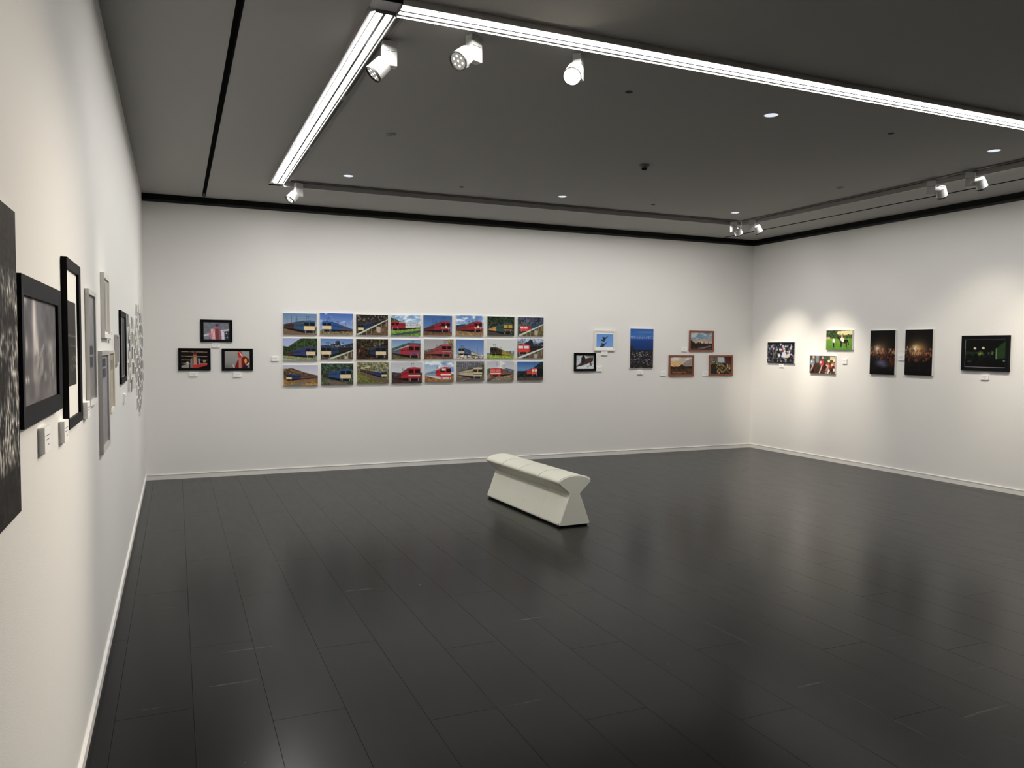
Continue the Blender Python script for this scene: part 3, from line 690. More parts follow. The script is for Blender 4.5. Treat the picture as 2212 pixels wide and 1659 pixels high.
cv = sky_ground(22, (84, 120, 178), (130, 156, 190), .42, (66, 62, 62), (84, 66, 54)); woods(cv, [(0, .34), (.35, .28), (.5, .10), (.58, .12), (.62, .34), (1, .20), (1, .7), (0, .8)], (48, 56, 60)); cv.blobs(30, (.1, .2, 1, .45), (.01, .022), [(170, 176, 186), (40, 46, 56), (120, 124, 130)])
train(cv, True, .68, .98, .38, .88, (.02, .40, .56), .36, (46, 62, 92), car=(44, 38, 40)); bridge(cv, .24, 1.0, 1.0, .56, .05, (176, 200, 164)); P['22'] = cv
cv = tcv(23); cv.grad((40, 34, 24), (56, 38, 28)); cv.tex(cv.Y < 2, 1.2); cv.blobs(70, (.1, .05, .85, .45), (.008, .028), [(74, 72, 46), (110, 104, 78), (34, 30, 22)]); poles(cv, (.56, .74), .05, .5, (150, 150, 140)); cv.ell(.10, .58, .02, .05, (190, 76, 40)); train(cv, False, .60, .93, .36, .90, (.36, .52, .78), .7, (40, 54, 80), car=(40, 30, 28), panto=False); P['23'] = cv
cv = sky_ground(24, (104, 136, 176), (160, 180, 200), .6, (84, 64, 48), (92, 88, 60)); woods(cv, [(0, .46), (.6, .16), (1, .2), (1, .7), (0, .62)], (54, 74, 64)); train(cv, False, .60, .97, .26, .92, (.02, .58, .72), .5, (170, 46, 56), (138, 44, 60), car=(92, 92, 104), roof=(150, 158, 168), band=(70, 84, 140)); P['24'] = cv
cv = sky_ground(25, (150, 150, 156), (172, 168, 166), .66, (96, 66, 52), (116, 80, 58)); woods(cv, [(.78, 0), (1, 0), (1, .8), (.88, .7)], (104, 102, 72)); woods(cv, [(0, .56), (.4, .46), (.4, .7), (0, .72)], (90, 84, 82)); wires(cv, (120, 118, 124)); train(cv, False, .60, .93, .26, .86, (.06, .70, .76), .44, (170, 66, 68), (110, 46, 54), car=(140, 66, 60), band=(180, 120, 120)); P['25'] = cv
cv = sky_ground(26, (76, 112, 172), (132, 154, 196), .80, (180, 170, 160), (150, 138, 126)); cv.tex(cv.Y > .8, 1.0, 20, 30); train(cv, True, .70, .90, .44, .80, (.08, .82, .88), .40, (72, 96, 126), (196, 176, 140), car=(196, 186, 160)); poles(cv, (.76,), .42, .82, (60, 70, 100)); P['26'] = cv
cv = sky_ground(27, (196, 200, 202), (206, 208, 206), .80, (150, 172, 52), (128, 150, 46)); woods(cv, [(0, .72), (.5, .66), (1, .58), (1, .82), (0, .82)], (104, 118, 130)); train(cv, True, .64, .88, .42, .84, (.04, .80, .84), .30, (72, 60, 40), (54, 46, 34), car=(168, 136, 50), panto=True, roof=(90, 84, 60)); P['27'] = cv
cv = tcv(28); cv.grad((150, 164, 190), (60, 58, 58)); cv.tex(cv.Y < 2, .6); woods(cv, [(0, .3), (.3, .22), (.45, .1), (.56, .05), (.62, .3), (1, .16), (1, .7), (0, .8)], (44, 46, 52)); cv.blobs(26, (0, .25, 1, .5), (.01, .03), [(176, 180, 188), (30, 30, 34), (90, 92, 98)]); cv.poly([(.3, 1), (1, .52), (1, 1)], (96, 84, 66))
train(cv, True, .56, .97, .30, .78, (.02, .36, .44), .1, (206, 44, 40), (214, 52, 48), high=(214, 214, 216), car=(40, 40, 44), panto=False); bridge(cv, 0.02, 1.0, 1, .48, .06, (206, 212, 196)); P['28'] = cv
cv = sky_ground(31, (176, 176, 196), (202, 200, 210), .60, (122, 92, 50), (156, 116, 58)); woods(cv, [(0, .2), (.25, .16), (.6, .36), (1, .52), (1, .66), (0, .7)], (92, 72, 48)); cv.poly([(.1, 1), (.9, .66), (1, .64), (.4, 1)], (110, 104, 104)); train(cv, True, .76, .92, .44, .76, (.02, .56, .62), .35, (48, 56, 104), car=(112, 70, 66), panto=False); P['31'] = cv
cv = tcv(32); cv.grad((44, 66, 50), (70, 76, 54)); cv.tex(cv.Y < 2, .9); cv.blobs(50, (0, 0, 1, .4), (.01, .035), [(60, 86, 66), (28, 40, 32), (84, 104, 90)]); cv.poly([(.1, .75), (.5, .82), (.9, 1), (.3, 1)], (104, 92, 78)); train(cv, False, .59, .92, .28, .84, (.06, .50, .62), .72, (46, 82, 130)); P['32'] = cv
cv = sky_ground(33, (124, 122, 84), (110, 106, 74), .46, (112, 118, 54), (96, 100, 48)); cv.tex(cv.Y < .46, .9); cv.blobs(30, (.6, .1, 1, .45), (.01, .03), [(150, 152, 150), (90, 96, 76)]); cv.poly([(.1, .46), (.5, .62), (1, .84), (1, 1), (.55, .86), (.1, .56)], (98, 82, 68)); cv.line(.12, .28, .4, .22, .018, (196, 196, 184)); train(cv, False, .76, .93, .46, .74, (.12, .30, .44), .4, (42, 62, 110), car=(72, 58, 44), panto=False, roof=(150, 150, 140)); poles(cv, (.3,), .1, .7, (150, 150, 140)); P['33'] = cv
cv = sky_ground(34, (178, 182, 190), (196, 198, 202), .5, (70, 54, 46), (64, 50, 44)); woods(cv, [(0, .46), (.4, .52), (.4, .8), (0, .8)], (66, 62, 66)); wires(cv, (150, 152, 160)); train(cv, False, .55, .94, .25, .90, (.08, .72, .78), .5, (178, 30, 42), (150, 26, 38), car=(90, 40, 40), band=(226, 214, 210)); P['34'] = cv
cv = sky_ground(35, (120, 160, 200), (190, 206, 220), .62, (124, 86, 48), (150, 104, 56), (232, 236, 240), .42); cv.rect(.88, .3, 1, .52, (60, 130, 206), .7); train(cv, False, .54, .90, .30, .88, (.02, .56, .70), .3, (206, 30, 40), (214, 38, 46), car=(126, 150, 172), roof=(170, 186, 200), band=(240, 232, 226), under=(196, 192, 190)); cv.rect(.58, .36, .72, .46, (206, 206, 190)); P['35'] = cv
cv = tcv(36); cv.grad((118, 118, 126), (110, 96, 82)); cv.tex(cv.Y < 2, .5)
for i in range(6):
    for j in range(14): cv.rect(j*.075, .03+i*.075, j*.075+.04, .07+i*.075, (70, 72, 82))
cv.poly([(.0, .86), (.5, .76), (1, .92), (1, 1), (0, 1)], (104, 88, 74)); cv.line(.1, 1, .5, .84, .012, (150, 140, 130)); cv.line(.3, 1, .6, .88, .012, (60, 54, 50)); woods(cv, [(.9, .2), (1, .1), (1, .8), (.92, .8)], (80, 84, 56)); train(cv, False, .60, .92, .33, .88, (.10, .52, .72), .45, (196, 180, 140), (206, 190, 148), high=(50, 46, 44), car=(190, 176, 144), band=(44, 58, 96), under=(40, 44, 60)); P['36'] = cv
cv = sky_ground(37, (176, 178, 186), (200, 200, 204), .5, (122, 112, 92), (132, 116, 90), (228, 228, 230), .5); woods(cv, [(0, .40), (.1, .36), (.2, .5), (0, .7)], (64, 80, 62)); woods(cv, [(.5, .46), (.7, .36), (1, .44), (1, .58), (.5, .58)], (96, 106, 130)); poles(cv, (.36, .62), .05, .5); cv.poly([(0, .9), (.4, .72), (.1, 1), (0, 1)], (90, 76, 66)); train(cv, True, .50, .88, .36, .78, (.02, .60, .66), .12, (204, 46, 40), (196, 40, 36), high=(210, 120, 110), car=(126, 92, 70), panto=False, band=(230, 220, 214)); P['37'] = cv
cv = sky_ground(38, (50, 94, 158), (108, 148, 196), .5, (60, 52, 48), (86, 74, 66)); woods(cv, [(0, .56), (.3, .5), (.6, .36), (.9, .04), (1, 0), (1, .8), (0, .84)], (34, 44, 44)); poles(cv, (.34, .66), .05, .5, (30, 40, 60)); train(cv, False, .56, .76, .36, .76, (.34, .48, .74), .9, (206, 60, 48), (214, 78, 62), high=(226, 214, 206), car=(30, 30, 32), panto=False); cv.poly([(.78, .4), (.98, .36), (.98, .82), (.78, .82)], (28, 26, 28)); P['38'] = cv

TR = {  # x0, x1, z top, z bottom on the back wall
 '11': (1.529, 1.928, 1.948, 1.685), '12': (1.966, 2.374, 1.959, 1.695), '13': (2.412, 2.820, 1.954, 1.693), '14': (2.854, 3.249, 1.959, 1.695), '15': (3.287, 3.681, 1.964, 1.702), '16': (3.730, 4.128, 1.973, 1.708), '17': (4.180, 4.577, 1.971, 1.710), '18': (4.626, 5.019, 1.971, 1.709),
 '21': (1.527, 1.933, 1.645, 1.371), '22': (1.974, 2.372, 1.646, 1.388), '23': (2.413, 2.821, 1.647, 1.386), '24': (2.866, 3.251, 1.646, 1.389), '25': (3.298, 3.703, 1.655, 1.392), '26': (3.734, 4.132, 1.656, 1.397), '27': (4.177, 4.577, 1.665, 1.402), '28': (4.623, 5.019, 1.675, 1.406),
 '31': (1.529, 1.939, 1.321, 1.067), '32': (1.979, 2.378, 1.340, 1.074), '33': (2.423, 2.831, 1.351, 1.086), '34': (2.867, 3.271, 1.351, 1.083), '35': (3.309, 3.707, 1.367, 1.095), '36': (3.744, 4.139, 1.365, 1.103), '37': (4.182, 4.576, 1.367, 1.099), '38': (4.623, 5.020, 1.363, 1.103)}
TL = {
 '11': 'blue and cream locomotive under pylons, top left print of the train grid', '12': 'blue locomotive at left under clear blue sky, top row, second print', '13': 'dark blue train above a pale diagonal bridge, top row, third print',
 '14': 'red locomotive with silver coaches and green grass, top row, fourth print', '15': 'red locomotive against plain deep blue sky, top row, fifth print', '16': 'red locomotive under white clouds, top row, sixth print',
 '17': 'green and yellow locomotive before dark forest, top row, seventh print', '18': 'small red engine with blue coaches above a bridge, top right print',
 '21': 'blue train below a dark green hill with bright grass, middle row, first print', '22': 'blue locomotive with town and pale bridge, middle row, second print', '23': 'dark blue locomotive in brown woods, middle row, third print',
 '24': 'red locomotive with grey coaches and hillside, middle row, fourth print', '25': 'red locomotive under dull grey sky, middle row, fifth print', '26': 'small cream and blue train on embankment, middle row, sixth print',
 '27': 'dark brown engine with yellow coaches above green grass, middle row, seventh print', '28': 'red engine and black smoke above pale bridge, middle row, last print',
 '31': 'distant blue train by autumn trees and sandy tracks, bottom left print', '32': 'blue locomotive before green forest, bottom row, second print', '33': 'train curving through olive hills, bottom row, third print',
 '34': 'red locomotive under pale sky with dark ground, bottom row, fourth print', '35': 'bright red and white locomotive with cloudy blue sky, bottom row, fifth print', '36': 'cream locomotive on a curve by grey buildings, bottom row, sixth print',
 '37': 'red diesel engine with pale clouds and gravel, bottom row, seventh print', '38': 'small red engine on dark bank under blue sky, bottom right print'}
for k, (x0, x1, zt, zb) in TR.items():
    panel(TL[k], 'back', x0, x1, zb, zt, P[k], 0.024, group='train photographs in three rows')

# ------------------------------------------------------------------ other pictures on the back wall
SKIN = (176, 120, 92)
def person(cv, x, y, s, coat, head=SKIN, hair=(40, 28, 26), chest=None):
    cv.poly([(x-.20*s, y+.55*s), (x-.13*s, y+.10*s), (x-.05*s, y), (x+.05*s, y), (x+.13*s, y+.10*s), (x+.20*s, y+.55*s), (x+.14*s, 1), (x-.14*s, 1)], coat)
    if chest: cv.poly([(x-.05*s, y+.04*s), (x+.06*s, y+.04*s), (x+.08*s, y+.62*s), (x-.05*s, y+.62*s)], chest)
    cv.ell(x, y-.10*s, .065*s, .13*s, head); cv.ell(x, y-.17*s, .068*s, .09*s, hair)
cv = Cv(60, 42, 2, 41); cv.grad((104, 106, 116), (128, 130, 138)); cv.tex(cv.Y < 2, .2, 8, 6); cv.line(0, .78, .4, .62, .05, (196, 196, 202)); cv.line(.6, .52, 1, .42, .045, (190, 190, 188)); cv.poly([(.7, .6), (1, .5), (1, 1), (.7, 1)], (52, 60, 70)); cv.blobs(14, (.75, .6, 1, 1), (.01, .03), [(190, 196, 210), (40, 50, 70)])
person(cv, .52, .34, 1.0, (150, 90, 110), (160, 104, 100), (84, 66, 118), (124, 62, 54)); cv.poly([(.20, .70), (.36, .34), (.44, .40), (.44, 1), (.30, 1)], (196, 110, 128)); [cv.line(.30+i*.05, .40, .34+i*.05, 1, .014, (228, 220, 224)) for i in range(3)]; cv.poly([(.68, .42), (.80, .60), (.80, 1), (.70, 1)], (206, 206, 222))
framed('black framed photo of figure in striped jacket, top of the group of three', 'back', 0.600, 0.950, 1.591, 1.851, cv, 0.024, 0.020, FRBLACK, MATBLACK, window=(.010, .012, .006, .008))
cv = Cv(60, 42, 2, 42); cv.img[:] = (20, 18, 18)
for v in (.04, .30, .52, .72): cv.line(0, v, 1, v+.02, .016, (176, 140, 110))
cv.poly([(0, .86), (.3, .76), (.3, 1), (0, 1)], (150, 142, 138)); cv.ell(.24, .70, .05, .08, (190, 176, 164)); cv.ell(.88, .60, .055, .09, (160, 120, 100)); person(cv, .52, .30, 1.0, (54, 52, 56), (166, 104, 82), (96, 34, 30), (190, 130, 98)); cv.poly([(.35, .48), (.42, .40), (.44, 1), (.34, 1)], (120, 116, 122)); cv.poly([(.64, .44), (.70, .42), (.72, .8), (.66, .8)], (130, 150, 160)); cv.poly([(.44, .82), (.98, .74), (.98, .84), (.6, 1), (.44, 1)], (186, 44, 38))
framed('black framed photo of standing figure on black ground, lower left of the three', 'back', 0.359, 0.707, 1.257, 1.517, cv, 0.024, 0.020, FRBLACK, MATBLACK, window=(.008, .012, .008, .012))
cv = Cv(60, 42, 2, 43); cv.grad((150, 148, 146), (128, 126, 126)); cv.ell(.1, .95, .3, .2, (96, 94, 94), .6, True); cv.poly([(.38, 1), (.50, .58), (.66, .32), (.82, .30), (.96, .48), (.98, .66), (.90, 1)], (118, 24, 22)); cv.poly([(.56, .40), (.66, .36), (.66, 1), (.56, 1)], (176, 116, 104)); cv.ell(.60, .20, .085, .20, (190, 40, 34)); cv.line(.60, .08, .70, .34, .022, (226, 210, 206)); cv.ell(.83, .58, .05, .15, (206, 166, 44)); cv.poly([(.3, .72), (.40, .95), (.36, 1)], (216, 212, 210)); cv.poly([(.84, .82), (.99, .64), (.99, .70), (.88, .94)], (206, 204, 206)); cv.rect(.72, .82, .9, 1, (44, 30, 52))
framed('black framed photo of red and gold figure on grey, lower right of the three', 'back', 0.829, 1.177, 1.254, 1.515, cv, 0.024, 0.020, FRBLACK, MATBLACK, window=(.010, .012, .008, .008))

cv = Cv(48, 34, 3, 51); cv.grad((92, 140, 208), (112, 158, 222))
def jet(cv, x, y, s, c=(38, 50, 66)):
    cv.poly([(x-.18*s, y+.16*s), (x+.02*s, y-.02*s), (x+.30*s, y-.26*s), (x+.12*s, y+.02*s), (x-.04*s, y+.22*s)], c)
    cv.poly([(x-.10*s, y-.14*s), (x+.06*s, y-.10*s), (x+.12*s, y+.0*s), (x+.02*s, y+.26*s), (x-.03*s, y+.24*s)], c); cv.ell(x-.12*s, y+.14*s, .05*s, .06*s, c)
jet(cv, .45, .36, .95); jet(cv, .38, .82, .95)
framed('white framed photo of two dark jets in blue sky', 'back', 5.828, 6.170, 1.519, 1.810, cv, 0.022, 0.026, FRWHITE, MATW, window=(.016, .008, .030, .030))
cv = Cv(48, 34, 3, 52); cv.grad((176, 184, 190), (206, 214, 218)); cv.poly([(.5, 0), (1, 0), (1, .2), (.6, .12)], (110, 116, 122))
cv.poly([(.02, .80), (.30, .52), (.36, .16), (.46, .10), (.54, .26), (.78, .18), (.96, .20), (.96, .40), (.84, .54), (.88, .78), (.80, .74), (.76, .56), (.56, .66), (.32, .76), (.02, .86)], (66, 48, 46)); cv.poly([(.30, .2), (.38, .02), (.46, .08), (.5, .5), (.36, .66), (.28, .5)], (40, 34, 36)); cv.tex(cv.Y < 2, .25); cv.line(.64, .86, .92, .62, .02, (90, 88, 92))
framed('black framed photo of a dark creature on pale ground, below the jets', 'back', 5.511, 5.859, 1.225, 1.485, cv, 0.032, 0.022, FRBLACK, MATW, window=(.0, .0, .0, .0))
cv = Cv(60, 84, 2, 53); cv.grad((44, 92, 160), (52, 104, 176), 0, .28); cv.grad((30, 66, 128), (22, 52, 106), .28, .54); cv.grad((26, 34, 56), (30, 24, 22), .54, 1.0)
cv.ell(.7, .09, .6, .03, (96, 130, 180), .6, True); cv.blobs(120, (0, .18, 1, .26), (.006, .018), [(170, 184, 214), (200, 176, 170), (120, 140, 186)], .8, .6); cv.rect(0, .255, 1, .30, (36, 70, 134), .6)
woods(cv, [(0, .42), (.1, .44), (.16, .52), (.4, .56), (.8, .56), (1, .52), (1, 1), (0, 1)], (34, 36, 44)); cv.blobs(170, (0, .58, 1, .9), (.012, .035), [(170, 166, 170), (36, 36, 44), (110, 84, 74), (70, 74, 90), (150, 120, 104), (30, 26, 28)], .9, .5); cv.blobs(30, (0, .88, 1, 1), (.03, .07), [(52, 44, 30), (32, 26, 22), (96, 76, 42)], .9, .4)
panel('tall photo print of deep blue sea with distant white shore and town', 'back', 6.424, 6.823, 1.267, 1.842, cv, 0.024)
def sunset(seed, cols, land, hor, sun, peaks):
    cv = Cv(60, 42, 2, seed); cv.grad(cols[0], cols[1], 0, hor*.55); cv.grad(cols[1], cols[2], hor*.55, hor); cv.clouds(0, hor*.7, cols[3], .5, 5, 6)
    cv.ell(sun[0], sun[1], .18, .14, cols[4], .8, True); cv.grad(land[0], land[1], hor, 1); cv.poly(peaks, land[2]); cv.tex(cv.Y > hor-.1, .7); return cv
cv = sunset(61, ((110, 130, 150), (104, 140, 158), (206, 158, 130), (190, 186, 186), (236, 172, 130)), ((40, 30, 30), (54, 44, 48), (34, 26, 24)), .62, (.46, .58), [(0, .42), (.1, .5), (.22, .62), (.3, .6), (.36, .52), (.40, .62), (.44, .52), (.48, .62), (1, .66), (1, .86), (0, .9)])
cv.poly([(.3, .9), (.9, .74), (1, .76), (.6, .92)], (112, 98, 106)); cv.ell(.85, .3, .16, .2, (170, 156, 160), .7, True)
framed('red-brown framed sunset photo with streaky clouds, top of the three', 'back', 7.475, 7.930, 1.512, 1.830, cv, 0.026, 0.020, FRWOOD, MATBLACK)
cv = sunset(62, ((156, 166, 170), (200, 170, 126), (208, 152, 94), (216, 206, 196), (230, 170, 100)), ((58, 40, 26), (74, 52, 28), (44, 32, 26)), .56, (.25, .46), [(0, .50), (.12, .56), (.4, .54), (.5, .44), (.56, .44), (.68, .54), (1, .52), (1, .66), (0, .66)])
cv.poly([(.55, .42), (.75, .2), (1, .12), (1, .5), (.6, .52)], (120, 116, 124), .75); cv.line(.1, .88, .7, .86, .02, (190, 140, 70), .6); cv.line(.2, .95, .5, .93, .015, (190, 140, 70), .5)
framed('red-brown framed dusk photo with low mountain, lower left of the three', 'back', 7.113, 7.564, 1.139, 1.457, cv, 0.026, 0.020, FRWOOD, MATBLACK)
cv = Cv(60, 42, 2, 63); cv.grad((92, 100, 96), (44, 38, 28)); cv.tex(cv.Y < 2, .5, 8, 6); cv.rect(.32, 0, .66, .34, (190, 196, 204), .9); cv.rect(.34, 0, .36, .5, (60, 58, 56)); cv.poly([(.64, 0), (1, 0), (1, .7), (.74, .4)], (70, 40, 38)); cv.poly([(0, .3), (.3, .42), (.55, .36), (1, .6), (1, 1), (0, 1)], (38, 32, 24)); cv.tex(cv.Y > .3, .8); cv.blobs(70, (.3, .38, .95, .95), (.010, .026), [(190, 150, 84), (150, 110, 60), (214, 184, 126), (90, 66, 40)], .9, 1.6); cv.blobs(16, (.0, .25, .4, .45), (.01, .03), [(196, 176, 120), (120, 120, 80)], .8)
framed('red-brown framed photo of sunlit blossoms, lower right of the three', 'back', 7.853, 8.300, 1.139, 1.459, cv, 0.026, 0.020, FRWOOD, MATBLACK)
for lab, r in (('caption card under the striped jacket photo', (0.725, 0.810, 1.527, 1.578)), ('caption card under the lower left black framed photo', (0.475, 0.565, 1.190, 1.240)), ('caption card under the lower right black framed photo', (0.958, 1.052, 1.180, 1.233)),
               ('caption card left of the train photo grid', (1.391, 1.476, 1.366, 1.423)), ('caption card under the white framed jets', (5.952, 6.051, 1.452, 1.508)), ('caption card beside the black framed creature photo', (5.871, 5.962, 1.221, 1.287)),
               ('caption card under the tall blue sea photo', (6.564, 6.656, 1.171, 1.230)), ('caption card left of the top sunset frame', (7.340, 7.434, 1.511, 1.574)), ('caption card left of the dusk mountain frame', (6.970, 7.069, 1.147, 1.212)), ('caption card left of the blossom frame', (7.736, 7.830, 1.141, 1.214))):
    caption(lab, 'back', *r)

# ------------------------------------------------------------------ pictures on the right wall
cv = Cv(64, 44, 2, 71); cv.img[:] = (22, 22, 28); cv.blobs(260, (0, .1, 1, 1), (.012, .035), [(90, 94, 108), (40, 42, 54), (150, 152, 166), (64, 70, 90), (30, 30, 36), (110, 104, 104), (24, 24, 30)], .9, 1.3); cv.blobs(26, (.45, .2, .9, .7), (.02, .034), [(216, 208, 214), (190, 186, 200)], .9, 1.2); cv.blobs(10, (.2, .1, .9, .4), (.015, .03), [(196, 190, 198)], .9, 1.4)
cv.ell(.60, .40, .03, .05, (176, 70, 60)); cv.poly([(.52, .70), (.58, .46), (.66, .48), (.70, .74)], (190, 196, 216)); cv.ell(.72, .34, .05, .09, (40, 30, 28)); cv.ell(.74, .66, .06, .08, (206, 186, 150)); cv.ell(.45, .62, .04, .08, (206, 202, 190)); cv.grad((20, 20, 26), (16, 16, 20), .94, 1)
panel('photo print of a packed dark blue crowd, nearest the corner', 'right', 8.812, 9.380, 1.348, 1.664, cv, 0.026)
cv = Cv(64, 44, 2, 72); cv.grad((52, 66, 38), (60, 84, 40), 0, .42); cv.tex(cv.Y < .42, .8); cv.grad((104, 150, 44), (76, 128, 34), .42, 1); cv.tex(cv.Y > .42, .15); cv.poly([(.44, .06), (1, .02), (1, .24), (.50, .26), (.42, .18)], (222, 206, 150)); cv.rect(0, .34, .16, .46, (186, 160, 130)); cv.blobs(20, (.5, .2, 1, .42), (.015, .035), [(40, 52, 30), (66, 90, 46)])
H0 = (40, 28, 28)
cv.poly([(.44, .30), (.50, .38), (.54, .46), (.62, .52), (.78, .46), (.84, .50), (.88, .74), (.85, .75), (.82, .60), (.80, .62), (.80, .88), (.77, .88), (.75, .66), (.62, .64), (.60, .86), (.565, .86), (.55, .60), (.50, .46), (.45, .44)], H0); cv.ell(.62, .46, .07, .10, (226, 214, 206)); cv.ell(.61, .32, .035, .05, (206, 130, 126)); cv.ell(.65, .54, .04, .07, (240, 230, 200)); cv.ell(.30, .54, .05, .11, (226, 222, 220)); cv.rect(.275, .62, .325, .86, (34, 30, 34))
panel('photo print of a dark horse with rider and handler on green lawn', 'right', 7.756, 8.213, 1.553, 1.823, cv, 0.026)
cv = Cv(64, 44, 2, 73); cv.grad((70, 84, 60), (54, 36, 28)); cv.tex(cv.Y < 2, .5); cv.rect(.26, 0, .38, .40, (126, 126, 130)); cv.rect(.80, .04, .98, .24, (206, 190, 140)); cv.rect(.4, 0, .5, .3, (40, 70, 50))
for x, y, c1 in ((.12, .30, (120, 130, 150)), (.48, .32, (176, 60, 60)), (.72, .50, (196, 70, 44)), (.92, .46, (206, 110, 60))):
    cv.poly([(x-.16, 1), (x-.10, .62), (x+.02, .50), (x+.14, .40), (x+.20, .52), (x+.10, .80), (x+.06, 1)], (70, 36, 24) if x < .6 else (96, 54, 30)); cv.ell(x, y+.08, .09, .17, c1); cv.ell(x+.04, y-.20, .045, .08, (206, 140, 140) if x < .6 else (226, 222, 190)); cv.line(x-.08, .95, x+.02, .55, .03, (176, 176, 182)); cv.ell(x-.03, y+.05, .03, .06, (216, 206, 206))
cv.blobs(26, (.0, .6, 1, 1), (.02, .05), [(36, 20, 16), (84, 46, 28), (24, 18, 18)], .8, 1.2); cv.ell(.76, .82, .04, .10, (220, 216, 206)); cv.ell(.96, .78, .04, .08, (226, 220, 210)); cv.ell(.72, .94, .04, .05, (206, 200, 190))
panel('photo print of riders racing on brown horses', 'right', 8.044, 8.509, 1.220, 1.472, cv, 0.026)
def night(seed, glow, gc, cloth):
    cv = Cv(56, 84, 2, seed); cv.img[:] = (12, 10, 12); cv.ell(.5, .35, .5, .3, (44, 34, 24), .8, True); cv.ell(glow, .44, .34, .17, gc, .9, True); cv.ell(glow-.06, .42, .10, .08, (255, 240, 200), .9, True)
    cv.blobs(90, (0, .42, 1, .56), (.010, .022), [(176, 96, 60), (120, 56, 40), (206, 150, 100), (60, 30, 26), (90, 84, 60)], .8, 2.2); cv.blobs(60, (0, .54, 1, .70), (.014, .04), [(110, 48, 36), (70, 34, 26), (34, 22, 20), (130, 80, 40)], .75, 1.0); cv.blobs(16, (.0, .34, .5, .5), (.006, .012), [(200, 180, 170), (150, 90, 80)], .8, 4.0)
    cv.grad((16, 12, 12), (6, 6, 8), .86, 1); cv.blobs(20, (0, .72, 1, .9), (.03, .09), [(12, 10, 12), (22, 16, 14)], .9, .8)
    if cloth:
        cv.ell(.47, .73, .26, .085, (96, 98, 124), .95, True); cv.ell(.58, .79, .16, .05, (80, 82, 106), .8, True); cv.ell(.9, .72, .14, .12, (96, 44, 26), .8, True)
    return cv
panel('dark night crowd print with pale cloth at the bottom, left of the pair', 'right', 7.077, 7.461, 1.240, 1.809, night(74, .36, (150, 110, 80), True), 0.026)
panel('dark night crowd print with golden glow, right of the pair', 'right', 6.549, 6.932, 1.249, 1.811, night(75, .46, (214, 160, 84), False), 0.026)
cv = Cv(64, 44, 2, 76); cv.img[:] = (8, 9, 9); cv.poly([(0, .44), (.3, .47), (.5, .5), (.5, .66), (0, .68)], (24, 42, 20)); cv.poly([(.76, .36), (1, .06), (1, .66), (.78, .70)], (28, 50, 22)); cv.line(.78, .34, .78, .70, .014, (90, 130, 76)); cv.line(.80, .42, 1, .36, .02, (24, 44, 20)); cv.ell(.38, .52, .07, .07, (110, 150, 40), .9, True); cv.ell(.64, .54, .07, .06, (70, 120, 50), .8, True); cv.ell(.25, .33, .035, .04, (196, 196, 150)); cv.ell(.46, .32, .035, .04, (196, 196, 150)); cv.blobs(26, (0, .58, .78, .8), (.03, .07), [(8, 9, 9), (14, 16, 14)], 1.0, 1.3); cv.blobs(10, (.38, .42, .75, .58), (.008, .02), [(150, 120, 100), (90, 110, 70), (60, 40, 36)], .9); cv.rect(0, .78, 1, 1, (8, 8, 9)); cv.ell(.12, .80, .06, .03, (44, 60, 30), .8); cv.ell(.97, .76, .03, .02, (120, 136, 130))
framed('charcoal framed photo of a dark green interior, right wall', 'right', 5.617, 6.175, 1.329, 1.728, cv, 0.040, 0.030, FRCHAR, MATGREY, matw=0.005)
for lab, r in (('caption card under the crowd print', (9.041, 9.133, 1.287, 1.339)), ('caption card right of the racing horses print', (7.855, 7.931, 1.368, 1.428)), ('caption card between the two dark night prints', (6.950, 7.040, 1.430, 1.499)), ('caption card under the charcoal framed photo', (5.851, 5.942, 1.230, 1.284))):
    caption(lab, 'right', *r)

# ------------------------------------------------------------------ pictures on the left wall, seen edge on
cv = Cv(110, 150, 2, 81); cv.img[:] = (36, 35, 35); n = cv.noise(58, 16)*.35 + cv.noise(110, 60)*.65; cv.put(np.clip((n-.44)*4, 0, 1)*np.clip((cv.Y-.16)*9, 0, 1)*np.clip((.90-cv.Y)*9, 0, 1), (206, 202, 194), .95); n2 = cv.noise(9, 14); cv.put(np.clip((n2-.5)*4, 0, 1), (22, 21, 22), .8); cv.put((cv.Y < .2) | (cv.Y > .84), (34, 32, 31), .75); cv.tex(cv.Y < 2, .5, 30, 70)
panel('large black and white brushwork sheet at the far left edge', 'left', 1.50, 2.016, 1.176, 1.840, cv, 0.012, m=CANVAS, board=CARD, cat='painting', gain=1.2, name='brush_painting')
cv = Cv(60, 42, 3, 82); cv.grad((86, 86, 92), (96, 92, 94)); cv.tex(cv.Y < 2, .35, 7, 6); cv.ell(.34, .24, .06, .50, (226, 218, 214), .95, True); cv.ell(.40, .52, .05, .28, (220, 212, 206), .9, True); cv.ell(.14, .46, .03, .10, (206, 200, 200), .85, True); cv.ell(.12, .04, .05, .05, (200, 196, 196), .8, True); cv.ell(.80, .48, .09, .10, (180, 176, 174), .7, True); cv.line(.46, .58, .60, .44, .006, (210, 206, 204)); cv.blobs(40, (.3, .55, .9, .8), (.01, .04), [(130, 126, 124), (80, 78, 80), (150, 146, 144)], .5, 1.6); cv.ell(.12, .76, .015, .03, (206, 202, 204)); cv.ell(.17, .76, .015, .03, (206, 202, 204))
framed('thick black frame with grey picture of white streaks, left wall', 'left', 2.026, 2.680, 1.358, 1.708, cv, 0.045, 0.020, FRCHAR, MATGREY, slip=GILT, m=PRINT, gain=1.2)
cv = Cv(40, 70, 2, 83); cv.img[:] = (34, 32, 30); cv.tex(cv.Y < 2, .3); cv.blobs(60, (.3, .62, 1, .82), (.008, .03), [(196, 192, 186), (90, 88, 84)], .8, .7); cv.line(0, .40, 1, .42, .01, (80, 78, 74)); cv.line(.3, .52, 1, .53, .006, (90, 86, 80))
